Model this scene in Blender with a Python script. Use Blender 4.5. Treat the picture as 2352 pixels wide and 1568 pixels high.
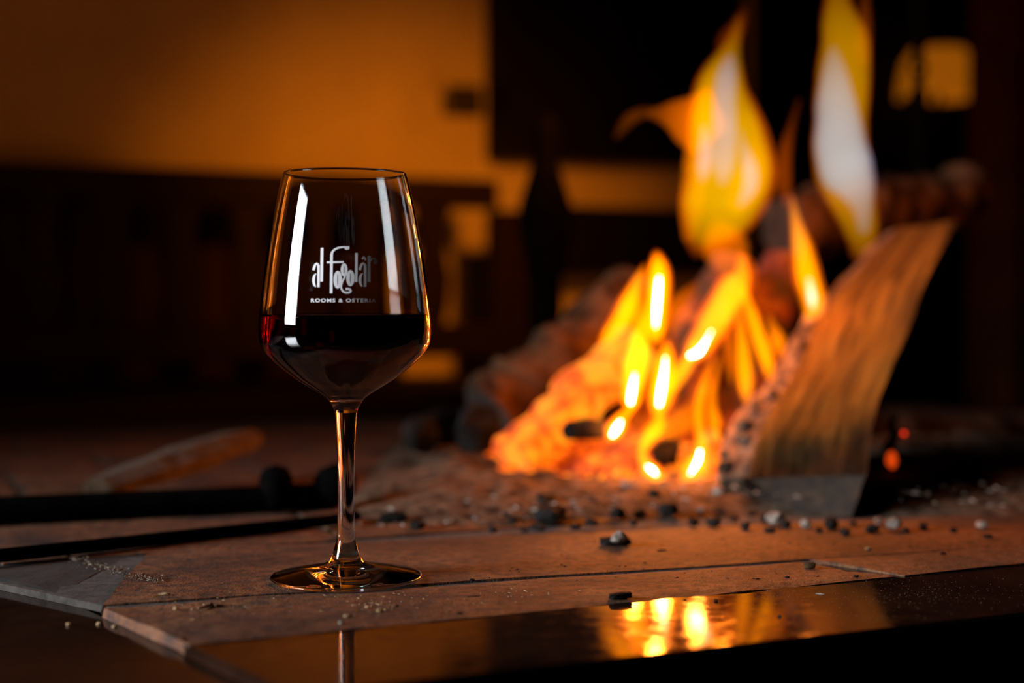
import bpy, bmesh, math, random
from mathutils import Vector, Matrix, noise, geometry

for o in list(bpy.data.objects):
    bpy.data.objects.remove(o)
S = bpy.context.scene
COL = S.collection
random.seed(7)

# ------------------------------------------------------------------ camera, world, lights, exposure
F = 3267.0                      # focal length in pixels of the 2352 px wide frame (50 mm)
CAMZ = 0.152
PITCH = math.atan(94 / F)
cam_d = bpy.data.cameras.new('camera')
cam_d.sensor_width = 36.0
cam_d.lens = 36.0 * F / 2352.0
cam_d.clip_start = 0.01
cam_d.dof.use_dof = True
cam_d.dof.focus_distance = 0.765
cam_d.dof.aperture_fstop = 2.9
cam = bpy.data.objects.new('camera', cam_d)
COL.objects.link(cam)
cam.location = (0, 0, CAMZ)
cam.rotation_euler = (math.pi / 2 - PITCH, 0, 0)
S.camera = cam

w = bpy.data.worlds.new('world')
S.world = w
w.use_nodes = True
w.node_tree.nodes['Background'].inputs[0].default_value = (0.9, 0.5, 0.3, 1)
w.node_tree.nodes['Background'].inputs[1].default_value = 0.0008

S.view_settings.view_transform = 'Standard'
S.view_settings.look = 'None'
S.view_settings.exposure = 0.0
S.view_settings.gamma = 1.0
S.view_settings.use_curve_mapping = False
S.cycles.use_denoising = True
S.cycles.max_bounces = 14
S.cycles.transmission_bounces = 12
S.cycles.glossy_bounces = 6
S.cycles.diffuse_bounces = 3
S.cycles.transparent_max_bounces = 48
S.cycles.volume_bounces = 0
S.cycles.sample_clamp_indirect = 8.0
S.cycles.blur_glossy = 0.3


def P(px, py, Y):
    """a point of the place, from where it stands in the photograph and its distance Y"""
    a = (px - 1176.0) / F
    b = (784.0 - py) / F
    d = Vector((a, math.cos(PITCH) + b * math.sin(PITCH), -math.sin(PITCH) + b * math.cos(PITCH)))
    return Vector((0, 0, CAMZ)) + d * (Y / d.y)


def G(px, py, z=0.0):
    """a point on the level z"""
    a = (px - 1176.0) / F
    b = (784.0 - py) / F
    d = Vector((a, math.cos(PITCH) + b * math.sin(PITCH), -math.sin(PITCH) + b * math.cos(PITCH)))
    return Vector((0, 0, CAMZ)) + d * ((z - CAMZ) / d.z)


def lamp(name, kind, loc, power, color, size):
    l = bpy.data.lights.new(name, kind)
    l.energy = power
    l.color = color
    if kind == 'POINT':
        l.shadow_soft_size = size
    l.cycles.is_caustics_light = True
    o = bpy.data.objects.new(name, l)
    COL.objects.link(o)
    o.location = loc
    return o


FIRE = (1.0, 0.22, 0.012)
for lx, ly, lY, lp in ((1935, 330, 1.27, 0.7), (1940, 190, 1.27, 0.6), (1660, 450, 1.22, 1.1), (1664, 280, 1.22, 1.1),
                       (1508, 640, 1.17, 0.45), (1507, 720, 1.17, 0.45), (1600, 806, 1.17, 0.4), (1665, 705, 1.17, 0.45),
                       (1522, 880, 1.13, 0.35), (1455, 870, 1.15, 0.3), (1862, 660, 1.20, 0.25), (1602, 1060, 1.11, 0.12), (1415, 985, 1.12, 0.12)):
    lamp('fire_light', 'POINT', P(lx, ly, lY), lp, FIRE, 0.006)
# added spot, not a lamp of the room: brightens the wall behind the bench
sl = bpy.data.lights.new('wall_fill_spot', 'SPOT')
sl.energy = 31.0
sl.color = (1.0, 0.22, 0.004)
sl.spot_size = math.radians(58)
sl.spot_blend = 1.0
sl.shadow_soft_size = 0.05
so = bpy.data.objects.new('wall_fill_spot', sl)
COL.objects.link(so)
so.location = P(1750, -200, 1.45)
so.rotation_euler = (P(960, 640, 2.5) - Vector(so.location)).to_track_quat('-Z', 'Y').to_euler()

wl = bpy.data.lights.new('window_light', 'AREA')
wl.shape = 'RECTANGLE'
wl.size, wl.size_y = 0.72, 0.95
wl.color = (0.86, 0.93, 1.0)
wl.energy = 7.0
wl.spread = math.radians(38)
wo = bpy.data.objects.new('window_light', wl)
COL.objects.link(wo)
wo.location = (-2.2, 0.04, 0.70)
wo.rotation_euler = (Vector((-0.09, 0.777, 0.12)) - Vector(wo.location)).to_track_quat('-Z', 'Y').to_euler()


# ------------------------------------------------------------------ helpers
def link(name, me, mats=None, parent=None):
    o = bpy.data.objects.new(name, me)
    COL.objects.link(o)
    if mats is not None:
        for m in (mats if isinstance(mats, (list, tuple)) else [mats]):
            me.materials.append(m)
    if parent is not None:
        o.parent = parent
        o.matrix_parent_inverse = Matrix.Translation(-Vector(parent.location)) if parent.type == 'EMPTY' or True else Matrix()
        pm = Matrix.LocRotScale(parent.location, parent.rotation_euler, parent.scale)
        if parent.parent is not None:
            q = parent.parent
            pm = Matrix.LocRotScale(q.location, q.rotation_euler, q.scale) @ parent.matrix_parent_inverse @ pm
        o.matrix_parent_inverse = pm.inverted()
    return o


def obj(name, bm, mats=None, parent=None, smooth=False, recalc=True):
    if recalc:
        bmesh.ops.recalc_face_normals(bm, faces=bm.faces[:])
    me = bpy.data.meshes.new(name)
    bm.to_mesh(me)
    bm.free()
    if smooth:
        for p in me.polygons:
            p.use_smooth = True
    return link(name, me, mats, parent)


def tag(o, label=None, cat=None, group=None, kind=None):
    if label: o['label'] = label
    if cat: o['category'] = cat
    if group: o['group'] = group
    if kind: o['kind'] = kind
    return o


def thing(name, label, cat, loc=(0, 0, 0), group=None, kind=None):
    o = bpy.data.objects.new(name, None)
    COL.objects.link(o)
    o.location = loc
    o.empty_display_size = 0.02
    return tag(o, label, cat, group, kind)


def box(bm, c, u, v, wv, hu, hv, hw, bevel=0.0):
    """box with centre c, axes u v w and half sizes"""
    u, v, wv = Vector(u).normalized(), Vector(v).normalized(), Vector(wv).normalized()
    vs = []
    for sz in (-1, 1):
        for sx, sy in ((-1, -1), (1, -1), (1, 1), (-1, 1)):
            vs.append(bm.verts.new(Vector(c) + u * hu * sx + v * hv * sy + wv * hw * sz))
    fs = [bm.faces.new([vs[i] for i in f]) for f in
          ((3, 2, 1, 0), (4, 5, 6, 7), (0, 1, 5, 4), (1, 2, 6, 5), (2, 3, 7, 6), (3, 0, 4, 7))]
    if bevel:
        es = list({e for f in fs for e in f.edges})
        bmesh.ops.bevel(bm, geom=es, offset=bevel, segments=2, affect='EDGES', profile=0.6)
    return bm


def nbm():
    return bmesh.new()


def lathe(bm, prof, n=48, c=(0, 0, 0), close=False):
    rings = []
    for r, z in prof:
        if r < 1e-6:
            rings.append([bm.verts.new((c[0], c[1], c[2] + z))])
        else:
            rings.append([bm.verts.new((c[0] + r * math.cos(2 * math.pi * i / n), c[1] + r * math.sin(2 * math.pi * i / n), c[2] + z)) for i in range(n)])
    for a, b in zip(rings, rings[1:]):
        for i in range(n):
            j = (i + 1) % n
            if len(a) == 1 and len(b) == 1:
                continue
            if len(a) == 1:
                bm.faces.new((a[0], b[i], b[j]))
            elif len(b) == 1:
                bm.faces.new((a[j], a[i], b[0]))
            else:
                bm.faces.new((a[j], a[i], b[i], b[j]))
    return rings


def catmull(pts, n):
    """resample a list of tuples smoothly to n samples"""
    out = []
    m = len(pts)
    for k in range(n):
        t = k / (n - 1) * (m - 1)
        i = min(int(t), m - 2)
        f = t - i
        p0 = pts[max(i - 1, 0)]; p1 = pts[i]; p2 = pts[i + 1]; p3 = pts[min(i + 2, m - 1)]
        out.append(tuple(0.5 * (2 * b + (c - a) * f + (2 * a - 5 * b + 4 * c - d) * f * f + (3 * b - a - 3 * c + d) * f ** 3)
                         for a, b, c, d in zip(p0, p1, p2, p3)))
    return out


def tube(bm, pts, radii, n=10, cap=True, jitter=0.0, seed=0.0):
    rings = []
    m = len(pts)
    up = Vector((0.13, 0.2, 1)).normalized()
    for i, p in enumerate(pts):
        t = (Vector(pts[min(i + 1, m - 1)]) - Vector(pts[max(i - 1, 0)])).normalized()
        a = t.cross(up)
        if a.length < 1e-3: a = t.cross(Vector((1, 0, 0)))
        a.normalize(); b = t.cross(a)
        ring = []
        for k in range(n):
            th = 2 * math.pi * k / n
            r = radii[i]
            q = Vector(p) + (a * math.cos(th) + b * math.sin(th)) * r
            if jitter:
                q += (q - Vector(p)) * jitter * noise.noise(q * (0.8 / max(r, 1e-4)) + Vector((seed, 0, 0)))
            ring.append(bm.verts.new(q))
        rings.append(ring)
    for a, b in zip(rings, rings[1:]):
        for k in range(n):
            bm.faces.new((a[k], a[(k + 1) % n], b[(k + 1) % n], b[k]))
    if cap:
        bm.faces.new(rings[0][::-1]); bm.faces.new(rings[-1])
    return rings


def fbm(p, oct=4):
    return noise.fractal(Vector(p), 1.0, 2.0, oct)


# ------------------------------------------------------------------ materials
def mat(name):
    m = bpy.data.materials.new(name)
    m.use_nodes = True
    nt = m.node_tree
    b = nt.nodes['Principled BSDF']
    return m, nt, b


def N(nt, typ, **kw):
    n = nt.nodes.new(typ)
    for k, v in kw.items():
        setattr(n, k, v)
    return n


def coords(nt, kind='Object', scale=(1, 1, 1)):
    tc = N(nt, 'ShaderNodeTexCoord')
    mp = N(nt, 'ShaderNodeMapping')
    mp.inputs['Scale'].default_value = scale
    nt.links.new(tc.outputs[kind], mp.inputs[0])
    return mp.outputs[0]


def noise_tex(nt, vec, scale, detail=5, rough=0.6, dist=0.0):
    n = N(nt, 'ShaderNodeTexNoise')
    n.inputs['Scale'].default_value = scale
    n.inputs['Detail'].default_value = detail
    n.inputs['Roughness'].default_value = rough
    n.inputs['Distortion'].default_value = dist
    nt.links.new(vec, n.inputs['Vector'])
    return n


def ramp(nt, fac, stops):
    r = N(nt, 'ShaderNodeValToRGB')
    el = r.color_ramp.elements
    while len(el) < len(stops):
        el.new(0.5)
    for e, (p, c) in zip(el, stops):
        e.position = p
        e.color = (*c, 1) if len(c) == 3 else c
    nt.links.new(fac, r.inputs[0])
    return r


def bump(nt, b, h, strength, dist):
    n = N(nt, 'ShaderNodeBump')
    n.inputs['Strength'].default_value = strength
    n.inputs['Distance'].default_value = dist
    nt.links.new(h, n.inputs['Height'])
    nt.links.new(n.outputs[0], b.inputs['Normal'])
    return n


def simple(name, c1, c2, scale, rough=0.7, bs=0.3, bd=0.002, stretch=(1, 1, 1), detail=6, metal=0.0, lo=0.35, hi=0.65):
    m, nt, b = mat(name)
    v = coords(nt, 'Object', stretch)
    n = noise_tex(nt, v, scale, detail)
    r = ramp(nt, n.outputs[0], [(lo, c1), (hi, c2)])
    nt.links.new(r.outputs[0], b.inputs['Base Color'])
    b.inputs['Roughness'].default_value = rough
    b.inputs['Metallic'].default_value = metal
    if bs: bump(nt, b, n.outputs[0], bs, bd)
    return m


M_plaster = simple('plaster', (0.62, 0.56, 0.5), (0.72, 0.66, 0.58), 6, 0.9, 0.2, 0.004)
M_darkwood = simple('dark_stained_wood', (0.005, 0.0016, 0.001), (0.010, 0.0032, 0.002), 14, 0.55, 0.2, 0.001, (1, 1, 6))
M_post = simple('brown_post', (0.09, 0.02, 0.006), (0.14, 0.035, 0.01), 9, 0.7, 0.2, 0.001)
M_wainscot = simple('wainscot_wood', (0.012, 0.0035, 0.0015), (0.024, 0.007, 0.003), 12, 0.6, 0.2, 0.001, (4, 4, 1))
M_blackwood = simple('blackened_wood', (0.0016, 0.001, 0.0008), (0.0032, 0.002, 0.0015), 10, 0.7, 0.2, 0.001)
M_iron = simple('black_iron', (0.0015, 0.0012, 0.0012), (0.004, 0.0034, 0.003), 60, 0.85, 0.4, 0.0008)
M_charcoal = simple('charcoal', (0.004, 0.0035, 0.003), (0.018, 0.014, 0.012), 90, 0.75, 0.6, 0.001)
M_ash = simple('pale_ash', (0.018, 0.011, 0.007), (0.15, 0.10, 0.065), 70, 1.0, 0.8, 0.003)
M_ashlump = simple('white_ash', (0.12, 0.09, 0.07), (0.36, 0.29, 0.23), 120, 1.0, 0.6, 0.001)
M_bark = simple('charred_bark', (0.012, 0.007, 0.004), (0.09, 0.05, 0.028), 45, 0.95, 1.0, 0.004)
M_barkbrown = simple('brown_bark', (0.015, 0.007, 0.003), (0.12, 0.06, 0.028), 40, 0.95, 1.0, 0.004)
M_mortar = simple('mortar', (0.015, 0.012, 0.010), (0.06, 0.047, 0.038), 120, 1.0, 0.8, 0.001)
M_mortarpale = simple('pale_mortar', (0.06, 0.042, 0.028), (0.2, 0.15, 0.11), 150, 1.0, 0.6, 0.001)
M_dust = simple('saw_dust', (0.03, 0.014, 0.006), (0.25, 0.14, 0.07), 300, 0.9, 0.0)
M_crumb = simple('wood_crumbs', (0.16, 0.085, 0.035), (0.55, 0.36, 0.18), 200, 0.9, 0.3, 0.0003)
M_plastic_pale = simple('cream_plastic', (0.55, 0.5, 0.42), (0.6, 0.55, 0.47), 20, 0.5, 0.0)
M_plastic_dark = simple('dark_plastic', (0.01, 0.008, 0.007), (0.014, 0.012, 0.01), 20, 0.4, 0.0)
M_floor = simple('floor_boards', (0.05, 0.025, 0.014), (0.09, 0.045, 0.022), 8, 0.5, 0.2, 0.001, (6, 1, 1))


for m_ in (M_darkwood, M_wainscot, M_blackwood, M_iron, M_charcoal, M_bark, M_barkbrown, M_ash, M_plaster, M_post):
    m_.node_tree.nodes['Principled BSDF'].inputs['Specular IOR Level'].default_value = 0.1


M_iron.node_tree.nodes['Principled BSDF'].inputs['Specular IOR Level'].default_value = 0.0


def terracotta():
    m, nt, b = mat('terracotta')
    v = coords(nt, 'Object')
    n1 = noise_tex(nt, v, 16, 6, 0.62, 0.3)
    n2 = noise_tex(nt, v, 130, 6, 0.7)
    n3 = noise_tex(nt, v, 600, 3, 0.6)
    r1 = ramp(nt, n1.outputs[0], [(0.30, (0.05, 0.014, 0.003)), (0.48, (0.16, 0.048, 0.010)), (0.72, (0.24, 0.098, 0.032))])
    r2 = ramp(nt, n2.outputs[0], [(0.38, (0.10, 0.085, 0.08)), (0.57, (1, 1, 1))])
    n0 = noise_tex(nt, v, 5.5, 5, 0.65, 1.2)
    r0 = ramp(nt, n0.outputs[0], [(0.36, (0.22, 0.19, 0.17)), (0.55, (1, 1, 1))])
    m0 = N(nt, 'ShaderNodeMix', data_type='RGBA', blend_type='MULTIPLY')
    m0.inputs[0].default_value = 0.8
    mx = N(nt, 'ShaderNodeMix', data_type='RGBA', blend_type='MULTIPLY')
    mx.inputs[0].default_value = 0.85
    nt.links.new(r1.outputs[0], mx.inputs[6]); nt.links.new(r2.outputs[0], mx.inputs[7])
    nt.links.new(mx.outputs[2], m0.inputs[6]); nt.links.new(r0.outputs[0], m0.inputs[7])
    nt.links.new(m0.outputs[2], b.inputs['Base Color'])
    b.inputs['Roughness'].default_value = 0.75
    ad = N(nt, 'ShaderNodeMath', operation='ADD')
    mu = N(nt, 'ShaderNodeMath', operation='MULTIPLY'); mu.inputs[1].default_value = 0.35
    nt.links.new(n3.outputs[0], mu.inputs[0])
    nt.links.new(n2.outputs[0], ad.inputs[0]); nt.links.new(mu.outputs[0], ad.inputs[1])
    bump(nt, b, ad.outputs[0], 1.0, 0.0018)
    return m


def polished():
    m, nt, b = mat('polished_stone')
    v = coords(nt, 'Object')
    n1 = noise_tex(nt, v, 10, 6, 0.6, 1.0)
    n2 = noise_tex(nt, v, 90, 5, 0.65)
    r = ramp(nt, n1.outputs[0], [(0.35, (0.010, 0.0045, 0.003)), (0.7, (0.030, 0.012, 0.007))])
    nt.links.new(r.outputs[0], b.inputs['Base Color'])
    rr = ramp(nt, n2.outputs[0], [(0.4, (0.045, 0.045, 0.045)), (0.75, (0.16, 0.16, 0.16))])
    nt.links.new(rr.outputs[0], b.inputs['Roughness'])
    b.inputs['Specular IOR Level'].default_value = 0.16
    bump(nt, b, n2.outputs[0], 0.03, 0.001)
    return m


def wood_face():
    m, nt, b = mat('split_wood')
    tc = N(nt, 'ShaderNodeUVMap'); tc.uv_map = 'grain'
    mp = N(nt, 'ShaderNodeMapping'); mp.inputs['Scale'].default_value = (7, 0.9, 1)
    nt.links.new(tc.outputs[0], mp.inputs[0])
    n = noise_tex(nt, mp.outputs[0], 1.6, 6, 0.65, 0.6)
    r = ramp(nt, n.outputs[0], [(0.28, (0.014, 0.006, 0.0008)), (0.5, (0.075, 0.036, 0.004)), (0.78, (0.17, 0.09, 0.009))])
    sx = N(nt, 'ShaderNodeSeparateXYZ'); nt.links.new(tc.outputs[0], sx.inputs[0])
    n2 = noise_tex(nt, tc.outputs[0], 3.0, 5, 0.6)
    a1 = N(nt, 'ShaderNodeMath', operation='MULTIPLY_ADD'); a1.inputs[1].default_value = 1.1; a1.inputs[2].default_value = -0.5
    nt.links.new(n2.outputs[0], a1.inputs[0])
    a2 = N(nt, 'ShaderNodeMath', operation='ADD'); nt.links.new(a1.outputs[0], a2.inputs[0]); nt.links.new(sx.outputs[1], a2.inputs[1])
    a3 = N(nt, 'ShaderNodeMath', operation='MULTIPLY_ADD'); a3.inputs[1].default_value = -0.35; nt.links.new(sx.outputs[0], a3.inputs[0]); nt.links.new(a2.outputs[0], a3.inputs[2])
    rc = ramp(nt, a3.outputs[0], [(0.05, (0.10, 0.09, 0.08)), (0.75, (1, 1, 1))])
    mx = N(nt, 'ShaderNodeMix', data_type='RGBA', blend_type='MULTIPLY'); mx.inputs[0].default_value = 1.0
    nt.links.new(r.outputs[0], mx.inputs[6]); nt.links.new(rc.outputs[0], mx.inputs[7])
    nt.links.new(mx.outputs[2], b.inputs['Base Color'])
    b.inputs['Roughness'].default_value = 0.8
    b.inputs['Specular IOR Level'].default_value = 0.15
    bump(nt, b, n.outputs[0], 0.8, 0.006)
    return m


def ember_mat(name, hot, strength, crack=60.0, dark=(0.005, 0.003, 0.002)):
    """charred surface that glows where its vertex heat says so, in a cracked pattern"""
    m, nt, b = mat(name)
    v = coords(nt, 'Object')
    at = N(nt, 'ShaderNodeAttribute'); at.attribute_name = 'glow_level'
    n = noise_tex(nt, v, crack * 0.9, 4, 0.55, 0.4)
    r = ramp(nt, n.outputs[0], [(0.30, (0.25, 0.25, 0.25)), (0.55, (1, 1, 1))])
    vo = N(nt, 'ShaderNodeTexVoronoi', feature='DISTANCE_TO_EDGE')
    vo.inputs['Scale'].default_value = crack
    nt.links.new(v, vo.inputs['Vector'])
    rv = ramp(nt, vo.outputs[0], [(0.0, (0.45, 0.45, 0.45)), (0.12, (1, 1, 1))])
    mu = N(nt, 'ShaderNodeMath', operation='MULTIPLY')
    nt.links.new(r.outputs[0], mu.inputs[0]); nt.links.new(rv.outputs[0], mu.inputs[1])
    mu2 = N(nt, 'ShaderNodeMath', operation='MULTIPLY')
    nt.links.new(mu.outputs[0], mu2.inputs[0]); nt.links.new(at.outputs['Fac'], mu2.inputs[1])
    col = ramp(nt, mu2.outputs[0], [(0.0, (0, 0, 0)), (0.2, (0.32, 0.012, 0.0)), (0.45, (0.9, 0.12, 0.002)), (0.8, hot)])
    nt.links.new(col.outputs[0], b.inputs['Emission Color'])
    b.inputs['Emission Strength'].default_value = strength
    b.inputs['Base Color'].default_value = (*dark, 1)
    b.inputs['Roughness'].default_value = 0.95
    bump(nt, b, mu.outputs[0], 0.6, 0.004)
    return m


M_terracotta = terracotta()
M_polished = polished()
M_wood = wood_face()
M_ember_log = ember_mat('glowing_char', (1.0, 0.27, 0.008), 1.45, 26.0)
M_char_log = ember_mat('smouldering_char', (1.0, 0.2, 0.005), 0.8, 40.0)
M_ember = ember_mat('glowing_ember', (1.0, 0.27, 0.010), 1.7, 60.0)
M_cutend = simple('charred_cut_end', (0.010, 0.006, 0.004), (0.045, 0.022, 0.010), 60, 0.9, 0.6, 0.002)
M_paleplank = simple('weathered_wood', (0.035, 0.02, 0.011), (0.10, 0.065, 0.04), 12, 0.85, 0.5, 0.002, (8, 8, 8))


def glass_mat():
    m = bpy.data.materials.new('clear_glass')
    m.use_nodes = True
    nt = m.node_tree
    nt.nodes.clear()
    out = N(nt, 'ShaderNodeOutputMaterial')
    g = N(nt, 'ShaderNodeBsdfGlass')
    g.inputs['IOR'].default_value = 1.5
    g.inputs['Roughness'].default_value = 0.0
    g.inputs['Color'].default_value = (0.99, 0.995, 0.99, 1)
    nt.links.new(g.outputs[0], out.inputs[0])
    return m


def wine_mat():
    m = bpy.data.materials.new('red_wine')
    m.use_nodes = True
    nt = m.node_tree
    nt.nodes.clear()
    out = N(nt, 'ShaderNodeOutputMaterial')
    g = N(nt, 'ShaderNodeBsdfGlass')
    g.inputs['IOR'].default_value = 1.34
    g.inputs['Roughness'].default_value = 0.0
    nt.links.new(g.outputs[0], out.inputs[0])
    v = N(nt, 'ShaderNodeVolumeAbsorption')
    v.inputs['Color'].default_value = (0.86, 0.0, 0.10, 1)
    v.inputs['Density'].default_value = 300.0
    nt.links.new(v.outputs[0], out.inputs['Volume'])
    return m


def print_mat():
    m = bpy.data.materials.new('frosted_print')
    m.use_nodes = True
    nt = m.node_tree
    nt.nodes.clear()
    out = N(nt, 'ShaderNodeOutputMaterial')
    d = N(nt, 'ShaderNodeBsdfDiffuse'); d.inputs[0].default_value = (0.95, 0.90, 0.90, 1)
    t = N(nt, 'ShaderNodeBsdfTranslucent'); t.inputs[0].default_value = (0.95, 0.90, 0.90, 1)
    mx = N(nt, 'ShaderNodeMixShader'); mx.inputs[0].default_value = 0.08
    nt.links.new(d.outputs[0], mx.inputs[1]); nt.links.new(t.outputs[0], mx.inputs[2])
    nt.links.new(mx.outputs[0], out.inputs[0])
    return m


M_glass, M_wine, M_print = glass_mat(), wine_mat(), print_mat()

_fl = {}


def flame_mat(rgb, thick):
    """thin burning gas: a uniform glow per metre, so that it is faint where the flame is thin"""
    s = max(rgb)
    key = tuple(round(c / s, 2) for c in rgb) + (round(s / thick, 0),)
    if key in _fl:
        return _fl[key]
    m = bpy.data.materials.new('flame_gas')
    m.use_nodes = True
    nt = m.node_tree
    nt.nodes.clear()
    out = N(nt, 'ShaderNodeOutputMaterial')
    e = N(nt, 'ShaderNodeEmission')
    e.inputs[0].default_value = (rgb[0] / s, rgb[1] / s, rgb[2] / s, 1)
    e.inputs[1].default_value = s / thick
    nt.links.new(e.outputs[0], out.inputs['Volume'])
    _fl[key] = m
    return m


def glow_mat(name, rgb, s):
    m, nt, b = mat(name)
    b.inputs['Base Color'].default_value = (0.6, 0.4, 0.2, 1)
    b.inputs['Emission Color'].default_value = (*rgb, 1)
    b.inputs['Emission Strength'].default_value = s
    return m


# ------------------------------------------------------------------ the room
TH = math.radians(24)
U = Vector((math.cos(TH), math.sin(TH), 0))      # along the hearth edge, the bench and the wall
V = Vector((-math.sin(TH), math.cos(TH), 0))     # away from the camera
Z = Vector((0, 0, 1))
FLOOR = -0.42

Q = Vector((*P(1100, 415, 2.33).xy, 0))          # right end of the bench back
W0 = Q + V * 0.23                                # the wall behind it

bm = nbm(); box(bm, W0 + U * -0.2 + V * 0.1 + Z * 0.9, U, V, Z, 2.6, 0.1, 1.35)
tag(obj('wall_back', bm, M_plaster), 'plain plaster wall glowing orange in the firelight behind the bench', 'wall', kind='structure')
wn = thing('trim_2', 'low wainscot of dark reddish boards on the plaster wall behind the bench', 'wainscot', W0 - U * 0.9 + Z * FLOOR, kind='structure')
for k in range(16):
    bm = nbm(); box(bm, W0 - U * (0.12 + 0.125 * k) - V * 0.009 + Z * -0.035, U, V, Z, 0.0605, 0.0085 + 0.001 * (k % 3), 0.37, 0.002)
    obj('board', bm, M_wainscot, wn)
bm = nbm(); box(bm, Vector((0, 2, FLOOR - 0.05)), U, V, Z, 5, 5, 0.05)
tag(obj('floor', bm, M_floor), 'dark floor below the raised hearth', 'floor', kind='structure')
# dark timber panelling right of the fire
RW = W0 + U * 0.62 - V * 0.12
t = thing('wall_right', 'dark timber panelling behind the right half of the fire', 'wall', RW, kind='structure')
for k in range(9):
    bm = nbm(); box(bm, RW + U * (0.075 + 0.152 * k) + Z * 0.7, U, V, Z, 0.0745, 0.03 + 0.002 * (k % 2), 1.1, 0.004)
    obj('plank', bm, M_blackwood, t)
bm = nbm(); box(bm, Vector((*P(2335, 300, 2.55).xy, 0.62)), U, V, Z, 0.06, 0.06, 1.0, 0.006)
tag(obj('trim_1', bm, M_post), 'dark brown upright post at the right edge of the room', 'post', kind='structure')

# ------------------------------------------------------------------ bench
bench = thing('wooden_bench', 'dark wooden bench with slatted back standing before the orange plaster wall', 'bench', Q + Z * FLOOR)
L = 1.75
mid = Q - U * (L / 2 - 0.03)
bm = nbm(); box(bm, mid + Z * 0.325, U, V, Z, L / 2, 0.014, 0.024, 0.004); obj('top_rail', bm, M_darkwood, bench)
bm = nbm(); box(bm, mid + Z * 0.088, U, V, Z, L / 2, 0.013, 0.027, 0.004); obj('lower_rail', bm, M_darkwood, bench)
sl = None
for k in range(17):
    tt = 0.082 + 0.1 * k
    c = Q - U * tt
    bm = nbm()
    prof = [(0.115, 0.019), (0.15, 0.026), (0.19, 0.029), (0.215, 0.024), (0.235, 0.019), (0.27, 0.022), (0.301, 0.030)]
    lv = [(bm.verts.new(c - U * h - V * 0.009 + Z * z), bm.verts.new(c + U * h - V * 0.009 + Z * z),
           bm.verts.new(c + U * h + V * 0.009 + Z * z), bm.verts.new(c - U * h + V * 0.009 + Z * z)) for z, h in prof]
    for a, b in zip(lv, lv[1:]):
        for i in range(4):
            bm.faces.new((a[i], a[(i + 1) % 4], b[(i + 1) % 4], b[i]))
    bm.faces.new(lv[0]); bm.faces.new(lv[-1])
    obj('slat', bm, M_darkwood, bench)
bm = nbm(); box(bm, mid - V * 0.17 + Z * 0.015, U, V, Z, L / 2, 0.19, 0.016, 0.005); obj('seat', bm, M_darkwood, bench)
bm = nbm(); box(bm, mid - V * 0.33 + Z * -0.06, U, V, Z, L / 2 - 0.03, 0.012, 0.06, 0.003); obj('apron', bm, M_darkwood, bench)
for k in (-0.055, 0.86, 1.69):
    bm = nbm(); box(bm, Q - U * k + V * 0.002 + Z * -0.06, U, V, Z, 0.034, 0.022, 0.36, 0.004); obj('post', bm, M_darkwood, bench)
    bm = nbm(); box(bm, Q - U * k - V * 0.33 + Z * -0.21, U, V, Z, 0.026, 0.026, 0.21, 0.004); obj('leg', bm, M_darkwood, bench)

# second bench to the right, a solid back
b2o = W0 + U * 0.115 - V * 0.12
bench2 = thing('wooden_settle', 'dark wooden settle with a solid back panel behind the iron firedog', 'bench', b2o + Z * FLOOR)
bm = nbm(); box(bm, b2o + U * 0.24 + Z * 0.262, U, V, Z, 0.21, 0.014, 0.058, 0.006); obj('back_panel', bm, M_blackwood, bench2)
for k in (0.04, 0.44):
    bm = nbm(); box(bm, b2o + U * k + Z * -0.06, U, V, Z, 0.02, 0.018, 0.36, 0.004); obj('post', bm, M_darkwood, bench2)
    bm = nbm(); box(bm, b2o + U * k - V * 0.32 + Z * -0.2, U, V, Z, 0.02, 0.018, 0.22, 0.004); obj('leg', bm, M_darkwood, bench2)
bm = nbm(); box(bm, b2o + U * 0.24 - V * 0.17 + Z * 0.03, U, V, Z, 0.24, 0.175, 0.014, 0.004); obj('seat', bm, M_darkwood, bench2)

# black wall cabinet
def on_wall(px, py, off=0.0):
    """point of the wall plane (moved off the wall towards the room) seen at px, py"""
    p1 = P(px, py, 1.0); d = p1 - Vector((0, 0, CAMZ)); o = Vector((0, 0, CAMZ))
    w0 = W0 - V * off
    s = (w0 - o).dot(V) / d.dot(V)
    return o + d * s

a = on_wall(1165, 345, 0.1); b_ = on_wall(1700, 345, 0.1)
cw = (b_ - a).dot(U)
cc = (a + b_) / 2; cc.z = a.z - 0.008 + 0.35
cab = thing('wall_cabinet', 'black cabinet hung high on the wall right of the thermostat', 'cabinet', cc - Z * 0.35)
bm = nbm(); box(bm, cc + V * 0.05, U, V, Z, cw / 2, 0.049, 0.35, 0.003); obj('body', bm, M_blackwood, cab)
for s in (-1, 1):
    bm = nbm(); box(bm, cc + U * s * cw / 4 - V * 0.008, U, V, Z, cw / 4 - 0.002, 0.008, 0.345, 0.002)
    d = obj('door', bm, M_blackwood, cab)
    bm = nbm(); lathe(bm, [(0, -0.008), (0.008, -0.006), (0.01, 0), (0.006, 0.006), (0, 0.008)], 12, cc + U * s * 0.012 - V * 0.026 - Z * 0.25)
    obj('knob', bm, M_iron, d, True)

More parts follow.
